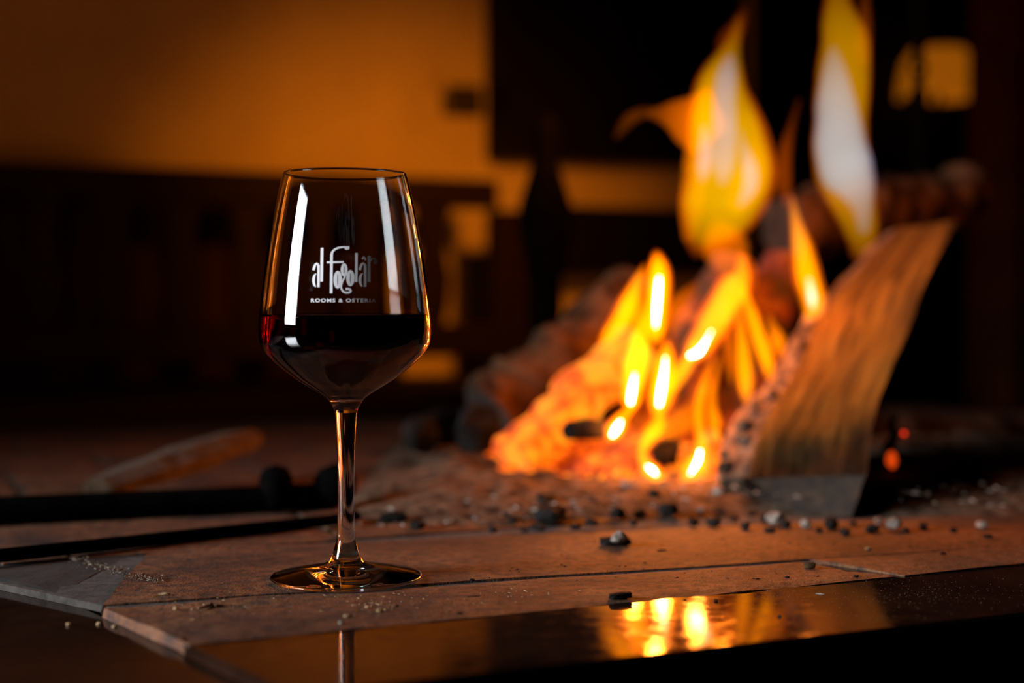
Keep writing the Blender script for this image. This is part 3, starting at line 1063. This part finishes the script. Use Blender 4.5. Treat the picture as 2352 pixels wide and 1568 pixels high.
# two long black pieces left
def shard(name, label, px, py, half_px, thick_px, rot, m, cat, seed, zoff=0.0, hgt=None):
    g = G(px, py); s = g.y / F
    return lump(name, (g.x, g.y, zoff), half_px * s, thick_px * s, (hgt or thick_px) * s, m, seed, label, cat, None, rot, None, 0.25, 2, None, 0.6)
shard('charcoal_stick', 'short black burnt stick lying left of the ash near the glass stem', 905, 1200, 40, 15, 0.2, M_charcoal, 'charcoal', 3.3)
shard('charcoal_stick', 'tapering black burnt stick lying behind the short one left of the ash', 978, 1186, 26, 12, 0.35, M_charcoal, 'charcoal', 6.3)
# marked pieces on the tiles
g = G(1415, 1256); s = g.y / F
cp = thing('charcoal_block', 'black charcoal block with a white ash cap alone on the tiles before the ash', 'charcoal', (g.x, g.y, 0))
lump('block', (g.x, g.y + 0.006, 0.0), 42 * s, 24 * s, 13 * s, M_charcoal, 9.1, None, None, None, 0.15, cp, 0.2, 2, None, 0.8)
lump('ash_cap', (g.x + 0.0015, g.y - 0.001, 12 * s), 20 * s, 14 * s, 14 * s, M_ashlump, 12.2, None, None, None, 0.3, cp, 0.4)
g = G(1427, 1378); s = g.y / F
lump('charcoal_chip', (g.x, g.y + 0.004, 0.0), 33 * s, 12 * s, 10 * s, M_charcoal, 21.2, 'black charcoal chip at the tile edge above the flame reflection', 'charcoal', None, 0.3, None, 0.2, 2, None, 0.85)
g = G(1860, 1304); s = g.y / F
lump('wood_chip', (g.x, g.y, 0.0), 17 * s, 8 * s, 9 * s, M_barkbrown, 25.2, 'small brown wood chip beside the pale tile joint on the right', 'wood chip', None, 0.1, None, 0.2, 2, None, 0.8)

# glowing embers
EM = [(1165, 1085, 26, .75, 1.16), (1205, 1100, 28, .9, 1.13), (1250, 1115, 26, 1, 1.12), (1290, 1105, 24, .95, 1.13), (1235, 1070, 24, .8, 1.2), (1300, 1070, 26, .7, 1.2), (1345, 1050, 26, .45, 1.2), (1330, 1040, 24, .42, 1.2), (1380, 1010, 26, .55, 1.2), (1390, 1050, 28, .6, 1.19), (1365, 1090, 22, .5, 1.16), (1340, 1110, 20, .9, 1.13), (1390, 1098, 16, .95, 1.12), (1430, 1090, 20, 1, 1.12), (1415, 1120, 12, 1, 1.10), (1452, 1070, 24, .6, 1.2), (1475, 1095, 18, .8, 1.15), (1530, 1110, 20, .5, 1.15), (1560, 1080, 26, .45, 1.2), (1600, 1105, 28, .75, 1.14), (1625, 1120, 24, .7, 1.12), (1648, 1128, 14, .6, 1.1), (1630, 1060, 28, .7, 1.17), (1632, 1010, 24, .6, 1.2), (1425, 1030, 22, .5, 1.23), (1215, 1040, 20, .7, 1.22), (1505, 1120, 13, .6, 1.12), (1180, 1060, 20, .7, 1.2), (1320, 1125, 14, .8, 1.11), (1445, 1118, 10, .7, 1.1)]
for i, (x, y, r_, h, Y) in enumerate(EM):
    p = P(x, y, Y); s = r_ * Y / F
    o = lump('ember', (p.x, p.y, p.z - s), s * 1.15, s, s, M_ember, i * 1.9 + 60, 'glowing orange ember in the bed beneath the flames', 'ember', 'embers in the bed of the fire', random.random() * 3, None, 0.5, 2, h * 0.95, 0.3)
for lab, x, y, Y, a_, b_, c_, sd in (('dark lump added as the shade in the hollow under the glowing left log', 1345, 985, 1.13, 62, 30, 26, 71.0),  # added lump, stands in for the dark cavity below the log
                                ('dark lump added as the shade of the hollow ringed by the curling flames', 1527, 1038, 1.16, 38, 24, 36, 73.0),  # added lump too, its black is the shade inside the hollow
                                ('black charred chunk behind the left end of the embers', 1100, 985, 1.24, 58, 34, 62, 75.0),
                                ('rounded black lump left of the charred chunk beyond the ash', 968, 995, 1.28, 44, 30, 46, 77.0)):
    p = P(x, y, Y); s_ = Y / F
    lump('dark_chunk', (p.x, p.y, p.z - c_ * s_), a_ * s_, b_ * s_, c_ * s_, M_charcoal, sd, lab, 'charcoal', None, 0.3, None, 0.25, 3, None, 0.5)
# the ember bed body below them
bm = nbm()
bmesh.ops.create_icosphere(bm, subdivisions=4, radius=1.0)
cbed = P(1400, 1105, 1.24)
for v in bm.verts:
    p = v.co.copy()
    n = fbm(p * 3.0, 4)
    v.co = Vector((p.x * 0.105 * (1 + .12 * n), p.y * 0.085, max(-0.2, p.z) * 0.028 * (1 + 0.6 * n))) + Vector((cbed.x, cbed.y, 0.010))
eb = obj('ember_bed', bm, M_ember, None, True)
set_heat(eb, lambda p: 0.5 + 0.6 * noise.noise(p * 40))
tag(eb, 'glowing heap of small embers under the flames', 'embers', kind='stuff')

# ash stick with a red tip right of the log
p0, p1 = P(2046, 1062, 1.12), P(2054, 955, 1.16)
st = thing('ash_stick', 'thin ash-grey stick with a red glowing foot right of the split log', 'stick', p0)
bm = nbm(); tube(bm, [p0.lerp(p1, f / 8) + Vector((0.002 * math.sin(f * 1.7), 0, 0)) for f in range(9)], [0.0045, .005, .005, .0045, .004, .004, .0035, .003, .0018], 10, True, 0.3, 2.0)
obj('stick', bm, M_ash, st, True)
lump('glowing_tip', (p0.x, p0.y - 0.003, p0.z - 0.004), 0.0045, 0.004, 0.007, glow_mat('red_glow', (1.0, 0.08, 0.005), 0.7), 3.0, None, None, None, 0, st, 0.2, 2)
p2 = P(2076, 993, 1.15)
lump('spark', (p2.x, p2.y, p2.z - 0.002), 0.0016, 0.0016, 0.0016, glow_mat('spark_glow', (1.0, 0.03, 0.004), 2.2), 3.0, 'tiny red spark floating beside the ash-grey stick', 'spark', None, 0, None, 0.1, 2)

# ------------------------------------------------------------------ flames
def sq(c):
    return math.copysign(abs(c) ** 0.75, c)


def flame(label, Y, pts, sheath, body=None, core=None, core_pts=None, depth=0.8, kb=0.72, n=30, streaks=()):
    """centre line points (x, y, half width) at distance Y from the camera's plane"""
    wide = 1.06 if Y < 1.205 else 1.0
    pts = [(a_, b_, c_ * wide) for a_, b_, c_ in pts]
    def layer(name, ps, parent, k, rgb):
        sm = catmull(ps, n)
        bm = nbm(); ringsL = []
        wmax = max(p[2] for p in ps) * Y / F * k
        for i, (x, y, w_) in enumerate(sm):
            a_ = sm[max(i - 1, 0)]; b2 = sm[min(i + 1, n - 1)]
            tv = Vector((b2[0] - a_[0], -(b2[1] - a_[1])))
            tv = tv.normalized() if tv.length > 1e-6 else Vector((0, 1))
            nx, nz = -tv.y, tv.x
            c = P(x, y, Y)
            hw = max(w_, 1.0) * Y / F * k
            f = i / (n - 1)
            hw *= min(1.0, 0.25 + 1.2 * math.sqrt(max(0, math.sin(math.pi * min(max(f, 0), 1)))) ) if k < 1 else 1.0
            r = []
            for q in range(16):
                th = 2 * math.pi * q / 16
                wob = 1 + 0.10 * noise.noise(c * 45 + Vector((math.cos(th), math.sin(th), Y * 7)))
                r.append(bm.verts.new(c + Vector((nx, 0, nz)) * hw * sq(math.cos(th)) * wob + Vector((0, 1, 0)) * hw * depth * sq(math.sin(th)) * wob))
            ringsL.append(r)
        for a_, b2 in zip(ringsL, ringsL[1:]):
            for q in range(16):
                bm.faces.new((a_[q], a_[(q + 1) % 16], b2[(q + 1) % 16], b2[q]))
        # rounded tips
        for r, s, ref in ((ringsL[0], 1, ringsL[1]), (ringsL[-1], -1, ringsL[-2])):
            c = sum((v.co for v in r), Vector()) / 16; c2 = sum((v.co for v in ref), Vector()) / 16
            rad = (r[0].co - c).length
            tip = bm.verts.new(c + (c - c2).normalized() * rad * 0.8)
            for q in range(16):
                bm.faces.new((r[q], r[(q + 1) % 16], tip))
        return obj(name, bm, flame_mat(rgb, 2 * wmax * depth), parent, True)
    o = layer('flame', pts, None, 1.0, sheath)
    tag(o, label, 'flame', 'flames of the log fire')
    if body:
        layer('flame_body', pts, o, kb, body)
    if core and core[0] > 20:
        core_pts = [(a_, b_, max(1.6, c_ * 0.42)) for a_, b_, c_ in core_pts]
    if core:
        layer('flame_core', core_pts or pts, o, 1.0 if core_pts else kb * 0.55, core)
    for q in streaks:
        layer('flame_core', q, o, 1.0, core)
    return o

SH, BO, CO = (1.6, 0.20, 0.0), (4.0, 0.80, 0.0), (42.0, 25.0, 14.0)
f1 = flame('broad yellow flame at the top of the fire with pale streaks', 1.22,
      [(1606, 566, 38), (1632, 510, 82), (1658, 455, 100), (1676, 395, 104), (1672, 330, 96), (1660, 265, 82), (1656, 205, 66), (1666, 155, 44), (1682, 105, 22), (1700, 40, 9)],
      (0.80, 0.12, 0), (0.10, 0.30, 0.0), (0.0, 0.10, 0.28), [(1660, 420, 10), (1662, 380, 24), (1664, 320, 28), (1664, 250, 26), (1668, 180, 24), (1678, 130, 10)], 0.5, 0.86,
      streaks=([(1612, 415, 5), (1618, 385, 16), (1622, 340, 17), (1618, 290, 6)], [(1700, 470, 7), (1722, 430, 17), (1722, 385, 17), (1706, 330, 8), (1702, 300, 4)]))
flame('orange fringe along the left edge of the broad yellow flame', 1.21,
      [(1583, 548, 16), (1588, 470, 28), (1596, 400, 30), (1606, 330, 30), (1614, 260, 26), (1630, 190, 14), (1655, 135, 5)], (0.30, 0.075, 0))
flame('orange bulge at the right edge of the broad yellow flame', 1.21,
      [(1688, 480, 26), (1722, 425, 38), (1742, 370, 28), (1734, 310, 15), (1716, 250, 5)], (0.34, 0.10, 0))
flame('orange horn of flame pointing left beside the broad yellow flame', 1.23,
      [(1612, 282, 80), (1580, 275, 60), (1548, 266, 38), (1515, 262, 18), (1488, 262, 8)], (1.0, 0.17, 0))
flame('dim orange wisp above the tip of the broad yellow flame', 1.25, [(1668, 150, 14), (1672, 100, 26), (1695, 60, 20), (1712, 20, 8)], (0.10, 0.012, 0))
flame('tall pale flame reaching out of the top of the frame', 1.24,
      [(1970, 590, 18), (1979, 550, 36), (1972, 500, 46), (1956, 455, 58), (1941, 400, 68), (1931, 340, 66), (1931, 280, 62), (1936, 210, 64), (1940, 140, 60), (1938, 80, 52), (1926, 20, 36), (1920, -50, 18)],
      (0.50, 0.078, 0), (0.03, 0.14, 0), (0.0, 0.25, 0.44), [(1984, 530, 12), (1980, 475, 24), (1966, 430, 46), (1947, 390, 62), (1932, 340, 60), (1925, 280, 52), (1920, 210, 40), (1916, 150, 24), (1914, 110, 8)], 0.5, 0.92)
flame('faint orange wisp right of the tall pale flame tip', 1.25, [(1985, 150, 12), (1982, 100, 20), (1985, 50, 16), (1988, -20, 8)], (0.14, 0.022, 0))
flame('diagonal bright flame licking along the middle log', 1.17,
      [(1580, 828, 12), (1598, 805, 30), (1630, 758, 36), (1660, 705, 40), (1688, 660, 38), (1705, 630, 22), (1705, 585, 12)], SH, (2.0, 0.55, 0.0), CO,
      [(1584, 817, 8), (1604, 808, 13), (1622, 782, 6), (1634, 760, 3)])
flame('upright white-hearted flame left of the diagonal one', 1.17,
      [(1506, 790, 10), (1505, 755, 26), (1508, 700, 29), (1512, 650, 30), (1512, 615, 24), (1508, 580, 9)], SH, BO, CO,
      [(1506, 750, 4), (1508, 715, 9), (1512, 660, 9), (1514, 636, 4)])
flame('yellow S-shaped flame at the far left of the fire', 1.18,
      [(1380, 790, 9), (1400, 770, 20), (1430, 733, 27), (1448, 695, 26), (1462, 655, 16), (1482, 610, 6)], SH, (2.0, 0.62, 0.0))
flame('long yellow flame over the glowing left log', 1.15,
      [(1446, 945, 12), (1450, 915, 26), (1458, 860, 32), (1466, 805, 32), (1472, 755, 22), (1480, 690, 8)], SH, BO, CO,
      [(1448, 925, 8), (1452, 895, 11), (1458, 858, 3)])
flame('white-hot upright flame in the middle of the fire', 1.13,
      [(1508, 960, 12), (1516, 920, 30), (1524, 870, 34), (1530, 825, 24), (1532, 780, 7)], SH, BO, CO,
      [(1514, 930, 9), (1520, 890, 14), (1526, 848, 8), (1528, 820, 3)])
flame('small white-hot bead of flame left of the middle', 1.12,
      [(1398, 1012, 8), (1412, 990, 24), (1428, 962, 18), (1452, 935, 9), (1470, 910, 4)], SH, BO, CO,
      [(1406, 1000, 8), (1417, 983, 14), (1426, 967, 6)])
flame('curling flame wrapping the dark hollow at the base of the fire', 1.11,
      [(1522, 945, 10), (1512, 975, 20), (1492, 1005, 20), (1476, 1035, 13), (1482, 1065, 16), (1500, 1085, 22), (1520, 1098, 14), (1532, 1108, 7)], SH, (1.8, 0.55, 0.0), CO,
      [(1486, 1070, 3), (1497, 1079, 11), (1508, 1090, 4)])
flame('orange sail of flame above the dark hollow', 1.14, [(1510, 1000, 14), (1545, 980, 26), (1580, 955, 24), (1600, 915, 10)], (0.75, 0.16, 0))
flame('curved flame rising right of the dark hollow', 1.11,
      [(1562, 1108, 9), (1580, 1092, 22), (1602, 1060, 25), (1611, 1020, 18), (1606, 970, 15), (1608, 920, 13), (1620, 870, 11), (1640, 815, 5)], SH, (1.5, 0.45, 0.0), CO,
      [(1585, 1088, 4), (1602, 1060, 9), (1608, 1035, 6)])
flame('slim orange flame beside the curved one', 1.13, [(1645, 1010, 6), (1642, 975, 16), (1634, 930, 13), (1640, 880, 9), (1655, 820, 5)], (1.0, 0.18, 0), (0.5, 0.14, 0))
flame('upright orange flame left of the split log', 1.15, [(1714, 922, 9), (1712, 880, 19), (1708, 820, 18), (1702, 760, 12), (1698, 700, 5)], (1.2, 0.24, 0), (0.9, 0.26, 0))
flame('slanting orange flame touching the split log edge', 1.17, [(1770, 872, 8), (1760, 825, 18), (1738, 760, 18), (1720, 705, 14), (1706, 655, 5)], (1.2, 0.24, 0), (0.9, 0.28, 0))
flame('short orange flame near the ash crust', 1.19, [(1798, 822, 7), (1787, 785, 18), (1775, 750, 10), (1765, 720, 4)], (1.1, 0.2, 0), (0.4, 0.1, 0))
flame('leaning yellow flame on the upper edge of the split log', 1.20,
      [(1852, 738, 10), (1868, 700, 28), (1856, 640, 31), (1842, 570, 25), (1828, 505, 13), (1818, 450, 5)], (1.0, 0.15, 0), (1.4, 0.48, 0), (1.0, 1.0, 1.0), [(1866, 705, 5), (1864, 680, 9), (1858, 640, 4)])
flame('dim orange wisp rising right of the broad yellow flame', 1.26, [(1815, 480, 8), (1800, 420, 18), (1803, 350, 16), (1818, 290, 8), (1835, 230, 4)], (0.22, 0.03, 0))
flame('orange glow of flame under the broad yellow flame', 1.24, [(1690, 650, 14), (1682, 610, 38), (1668, 570, 52), (1655, 535, 40), (1650, 510, 16)], (0.62, 0.11, 0))
flame('red-orange lick at the foot of the ash crust', 1.12, [(1650, 1135, 6), (1622, 1112, 30), (1618, 1060, 24), (1630, 1010, 14), (1638, 960, 5)], (0.8, 0.09, 0))
flame('dull orange lick between the left flames', 1.2, [(1400, 850, 8), (1412, 800, 22), (1425, 760, 18), (1440, 715, 6)], (0.45, 0.06, 0))
flame('orange tongue between the middle flames', 1.2, [(1545, 770, 8), (1555, 725, 24), (1570, 690, 20), (1600, 650, 6)], (0.7, 0.1, 0))
flame('faint brown-orange arc of flame at the far left top', 1.3, [(1415, 315, 6), (1445, 275, 14), (1480, 258, 12), (1510, 255, 5)], (0.10, 0.018, 0))

flame('deep orange sheet of flame behind the white-hot middle flames', 1.21,
      [(1480, 1010, 20), (1490, 950, 46), (1500, 880, 58), (1515, 800, 50), (1530, 730, 30), (1550, 660, 10)], (0.10, 0.010, 0))
flame('deep orange sheet of flame behind the curved right flame', 1.22,
      [(1600, 1060, 20), (1612, 1000, 40), (1620, 930, 44), (1630, 860, 34), (1650, 780, 12)], (0.09, 0.008, 0))
flame('dull red sheet of flame behind the upright orange flames', 1.24,
      [(1735, 900, 20), (1735, 840, 44), (1730, 770, 46), (1725, 690, 28), (1720, 620, 10)], (0.07, 0.006, 0))
flame('thin orange flame between the two upright orange flames', 1.16, [(1680, 880, 6), (1678, 830, 12), (1672, 770, 10), (1670, 710, 4)], (0.7, 0.11, 0))
flame('yellow flame along the lower flank of the middle log', 1.16, [(1545, 900, 8), (1562, 860, 18), (1585, 820, 16), (1600, 780, 6)], (1.3, 0.3, 0), (0.9, 0.3, 0))
flame('orange lick over the left end of the glowing log', 1.16, [(1285, 1000, 8), (1300, 960, 20), (1330, 910, 20), (1350, 860, 8)], (0.5, 0.08, 0))

# ------------------------------------------------------------------ iron things and kindling on the left
def baluster(c, prof_, n=20):
    bm = nbm(); lathe(bm, prof_, n, c); return bm
an = G(1252, 974)
fd = thing('firedog', 'black wrought iron firedog with a swelling upright left of the fire', 'firedog', (an.x, an.y, 0))
q = an.y / F
pr = [(0.0, 0.03), (30 * q, 0.03), (26 * q, 0.06), (30 * q, 0.10), (40 * q, 0.14), (38 * q, 0.175), (50 * q, 0.21), (62 * q, 0.245), (60 * q, 0.27), (44 * q, 0.298), (30 * q, 0.32), (26 * q, 0.345), (32 * q, 0.36), (26 * q, 0.375), (0, 0.38)]
obj('upright', baluster((an.x, an.y, 0), pr), M_iron, fd, True)
for s in (-1, 1):
    bm = nbm(); a_ = Vector((an.x, an.y, 0))
    tube(bm, [a_ + Z * 0.04, a_ + Vector((s * 0.03, -0.01, 0.042)), a_ + Vector((s * 0.055, -0.02, 0.026)), a_ + Vector((s * 0.066, -0.022, 0.0075))], [0.009, 0.009, 0.008, 0.008], 10)
    obj('foot', bm, M_iron, fd, True)
bm = nbm(); a_ = Vector((an.x, an.y, 0.045)); tube(bm, [a_, a_ + Vector((0.06, -0.02, 0)), a_ + Vector((0.16, -0.06, -0.004)), a_ + Vector((0.17, -0.065, -0.037))], [0.009] * 4, 10)
obj('log_bar', bm, M_iron, fd, True)

p0, p1 = G(-250, 1215), G(770, 1168)
pk = thing('fire_poker', 'thick black iron fire poker lying across the tiles left of the glass stem', 'fire tool', (*((p0 + p1) / 2).xy, 0))
d = (p1 - p0).normalized()
bm = nbm(); tube(bm, [p0.lerp(p1, f / 12) + Z * 0.0095 for f in range(13)], [0.0095] * 13, 12); obj('shaft', bm, M_iron, pk, True)
e = p0.lerp(p1, 0.855) + Z * 0.017
bm = nbm(); lathe(bm, [(0, -0.016), (0.012, -0.012), (0.0125, 0.0), (0.012, 0.008), (0.009, 0.014), (0, 0.017)], 20, e); obj('knuckle', bm, M_iron, pk, True)
e = p1 + Z * 0.017
bm = nbm(); lathe(bm, [(0, -0.0165), (0.01, -0.012), (0.0155, -0.004), (0.016, 0.004), (0.012, 0.012), (0, 0.0165)], 20, e); obj('knob', bm, M_iron, pk, True)
p0, p1 = G(-180, 1312), G(765, 1208)
tg = thing('fire_tongs', 'thin black iron rod lying in front of the thick poker on the tiles', 'fire tool', (*((p0 + p1) / 2).xy, 0))
bm = nbm(); tube(bm, [p0.lerp(p1, f / 14) + Z * 0.0042 for f in range(15)], [0.0042] * 15, 10); obj('shaft', bm, M_iron, tg, True)
bm = nbm(); c = p1 + Z * 0.0045
tube(bm, [c, c + d * 0.012 + V * 0.004, c + d * 0.02 + V * 0.012, c + d * 0.014 + V * 0.02], [0.0042, 0.004, 0.0036, 0.003], 8); obj('hooked_end', bm, M_iron, tg, True)

# kindling leaning up over the poker
a_, b2 = P(225, 1140, 1.06), P(585, 1000, 1.22)
a_.z = max(a_.z, 0.012)
kd = thing('kindling_stick', 'weathered split stick of kindling leaning up behind the fire poker', 'firewood', a_)
bm = nbm(); dd = (b2 - a_).normalized(); sd = dd.cross(Z).normalized(); up = sd.cross(dd)
rr = []
for i in range(20):
    f = i / 19; c = a_.lerp(b2, f)
    wd = 0.010 + 0.012 * math.sin(math.pi * min(1, 0.12 + 0.8 * f)); hg = 0.007 + 0.004 * math.sin(math.pi * f)
    if i == 19: wd *= 0.7; hg *= 0.6
    ring_ = []
    for (x, y) in ((-1, -0.8), (0, -1), (1, -0.7), (1.05, 0.3), (0.35, 1), (-0.5, 0.9), (-1.05, 0.2)):
        p = c + sd * x * wd + up * y * hg
        ring_.append(bm.verts.new(p + Vector((0, 0, 0.0018)) * noise.noise(p * 50)))
    rr.append(ring_)
for x, y in zip(rr, rr[1:]):
    for k in range(7): bm.faces.new((x[k], x[(k + 1) % 7], y[(k + 1) % 7], y[k]))
obj('wood', bm, M_paleplank, kd)
# ends of the stick
for c, off in ((a_, -1), (b2, 1)):
    bm = nbm()
    f = 0 if off < 0 else 1
    wd = 0.010 + 0.012 * math.sin(math.pi * min(1, 0.12 + 0.8 * f)); hg = 0.007
    if f: wd *= 0.7; hg *= 0.6
    vs = [bm.verts.new(c + sd * x * wd + up * y * hg) for (x, y) in ((-1, -0.8), (0, -1), (1, -0.7), (1.05, 0.3), (0.35, 1), (-0.5, 0.9), (-1.05, 0.2))]
    cv = bm.verts.new(c + dd * 0.002 * off)
    for k in range(7): bm.faces.new((vs[k], vs[(k + 1) % 7], cv))
    obj('cut_end', bm, M_bark, kd)

# ------------------------------------------------------------------ crumbs, splinters
def bit(name, label, px, py, a_px, b_px, rot, m, seed, cat='crumb', z=0.0):
    g = G(px, py, z); s = g.y / F
    return lump(name, (g.x, g.y, z), a_px * s, b_px * s, b_px * s * 0.8, m, seed, label, cat, None, rot, None, 0.3, 1, None, 0.3)

bit('splinter', 'dark orange splinter lying right of the glass foot', 1088, 1371, 19, 4, 0.25, M_barkbrown, 1.0, 'splinter')
bit('splinter', 'curled orange splinter on the tile left of the glass', 378, 1365, 15, 5, 0.1, M_crumb, 2.0, 'splinter')
bit('crumb', 'round pale crumb near the tile corner left of the glass', 404, 1400, 7, 7, 0, M_crumb, 3.0)
bit('crumb', 'large pale crumb before the glass foot', 873, 1405, 10, 8, 0.4, M_crumb, 4.0)
bit('crumb', 'rounded tan crumb left of the large pale crumb', 843, 1396, 6, 6, 0.4, M_crumb, 5.0)
bit('crumb', 'flat brown crumb at the tile edge above the stem reflection', 798, 1417, 11, 6, 0.4, M_crumb, 6.0)
bit('crumb', 'grey crumb on the tile edge just above the stem reflection', 784, 1432, 8, 6, 0.4, M_ashlump, 7.0)
bit('crumb', 'dark crumb right of the large pale crumb', 912, 1393, 6, 5, 0.2, M_charcoal, 8.0)
bit('crumb', 'small black crumb near the front edge of the long tile', 1056, 1409, 8, 4, 0.3, M_charcoal, 9.0)
bit('crumb', 'tan crumb far left on the dark stone below the tile corner', 157, 1436, 7, 6, 0, M_crumb, 10.0, 'crumb', ZS)
bit('crumb', 'orange crumb on the dark stone, brightest of three left ones', 227, 1434, 7, 6, 0, M_crumb, 11.0, 'crumb', ZS)
bit('crumb', 'tan crumb on the dark stone closest to the tile corner', 263, 1440, 6, 6, 0, M_crumb, 12.0, 'crumb', ZS)
bit('flake', 'pale pointed flake on the dusty stone border at right', 1884, 1364, 13, 3, -0.5, M_ashlump, 13.0, 'flake', -0.0012)
bit('crumb', 'black crumb on the shiny border right of the flame reflection', 1791, 1416, 6, 5, 0, M_charcoal, 14.0, 'crumb', -0.0012)
bit('crumb', 'black crumb on the shiny border at the end of the flame reflection', 1645, 1381, 5, 5, 0, M_charcoal, 15.0, 'crumb', -0.0012)
bit('crumb', 'tiny black crumb on the border between two flame reflections', 1573, 1378, 4, 3, 0, M_charcoal, 16.0, 'crumb', -0.0012)
bit('crumb', 'black crumb on the tile near the right joint', 1808, 1326, 7, 4, 0, M_charcoal, 17.0)
bit('crumb', 'brown crumb on the tile just left of the right joint foot', 1966, 1324, 8, 4, 0.3, M_charcoal, 18.0)
bit('crumb', 'dark crumb on the right tile behind the joint', 2166, 1272, 10, 4, 0.3, M_charcoal, 19.0)
bit('crumb', 'tan crumb on the right tile before the ash', 1994, 1261, 9, 5, 0.3, M_crumb, 20.0)
bit('crumb', 'black flat crumb on the tile right of the charcoal block', 1520, 1265, 15, 4, 0.3, M_charcoal, 22.0)
bit('crumb', 'black crumb in the long joint right of the glass', 1085, 1333, 7, 5, 0.3, M_charcoal, 23.0)
# twig
tw = [G(455, 1402), G(475, 1396), G(487, 1390), G(498, 1394), G(514, 1393)]
bm = nbm(); tube(bm, [p + Z * 0.0008 for p in tw], [0.0004, 0.0007, 0.0009, 0.0008, 0.0004], 7)
tag(obj('twig', bm, M_barkbrown), 'tiny bent twig on the tile left of the glass', 'twig')

def scatter(name, label, spots, m, sizes, seed):
    rnd = random.Random(seed)
    verts, faces = [], []
    for p in spots:
        s = rnd.uniform(*sizes)
        e = rnd.uniform(0.8, 2.4); a = rnd.uniform(0, math.pi)
        b = len(verts)
        for sx, sy, sz in ((-e, 0, 0.25), (0, -0.7, 0.2), (e, 0, 0.3), (0, 0.7, 0.3), (0.1, 0.1, 0.9), (0, 0, 0)):
            x = sx * math.cos(a) - sy * math.sin(a); y = sx * math.sin(a) + sy * math.cos(a)
            verts.append((p.x + x * s, p.y + y * s, p.z + sz * s))
        for f in ((0, 1, 4), (1, 2, 4), (2, 3, 4), (3, 0, 4), (1, 0, 5), (2, 1, 5), (3, 2, 5), (0, 3, 5)):
            faces.append(tuple(b + i for i in f))
    me = bpy.data.meshes.new(name); me.from_pydata(verts, [], faces)
    o = link(name, me, m)
    tag(o, label, 'crumbs', kind='stuff')

rnd = random.Random(5)
def gauss(n, cx, cy, sx, sy, z=0.0):
    return [G(rnd.gauss(cx, sx), rnd.gauss(cy, sy), z) for _ in range(n)]
scatter('crumbs', 'fine tan wood crumbs scattered on the tiles before the glass', gauss(70, 930, 1385, 90, 9) + gauss(40, 860, 1400, 40, 8) + gauss(40, 470, 1395, 80, 12) + gauss(30, 1190, 1360, 40, 6) + gauss(25, 980, 1375, 160, 10), M_crumb, (0.0002, 0.0007), 1)
def onstone(x, y):
    # border in front of the tile edge only
    return y > 1475 - (x - 430) * 0.0935 + 6
sp = [(rnd.gauss(2080, 130), rnd.gauss(1362, 22)) for _ in range(420)] + [(rnd.uniform(1720, 2352), rnd.uniform(1320, 1430)) for _ in range(380)] + [(rnd.gauss(1760, 60), rnd.gauss(1365, 10)) for _ in range(130)]
sp = [G(x, y, -0.0012) for x, y in sp if y > 1477 - (x - 428) * 0.0958 + 6 and y < 1405 + (2352 - x) * 0.11 - 8]
ml = random.Random(11)
scatter('mortar_grit', 'rough pale mortar grit along the open joint left of the wide tile', [G(365 - 200 * f + ml.gauss(0, 7), 1336 - 52 * f + ml.gauss(0, 5)) for f in [ml.random() for _ in range(170)]], M_mortarpale, (0.0004, 0.0012), 12)
scatter('sawdust', 'fine sawdust specks spread over the right end of the stone border', sp, M_dust, (0.00007, 0.00026), 2)
bl = [G(rnd.uniform(700, 2300), rnd.uniform(1225, 1300)) for _ in range(110)] + [G(rnd.uniform(1000, 1900), rnd.uniform(1300, 1335)) for _ in range(60)]
scatter('soot_specks', 'black soot specks scattered over the terracotta tiles', bl, M_charcoal, (0.0002, 0.0009), 3)
cb = [Vector((rnd.uniform(-0.12, 0.45), 0, 0)) for _ in range(260)]
for p in cb:
    p.y = 0.965 + 0.03 * math.sin(p.x * 9) + 0.10 * max(0, p.x) + abs(rnd.gauss(0, 0.035)); p.z = 0.001 + min(0.012, max(0, p.y - 0.975) * 0.2)
scatter('ash_grit', 'small grey and pale grit along the front of the ash bed', cb[:160], M_ashlump, (0.0008, 0.0026), 4)
scatter('charcoal_grit', 'small black charcoal grit along the front of the ash bed', cb[160:], M_charcoal, (0.001, 0.003), 6)

for o in bpy.data.objects:
    if o.type == 'MESH':
        if o.parent is gl and o.name.split('.')[0] in ('bowl', 'stem', 'foot') or o.name == 'red_wine':
            o.cycles.is_caustics_caster = True
        if o.parent is hearth or o.name == 'lettering':
            o.cycles.is_caustics_receiver = True
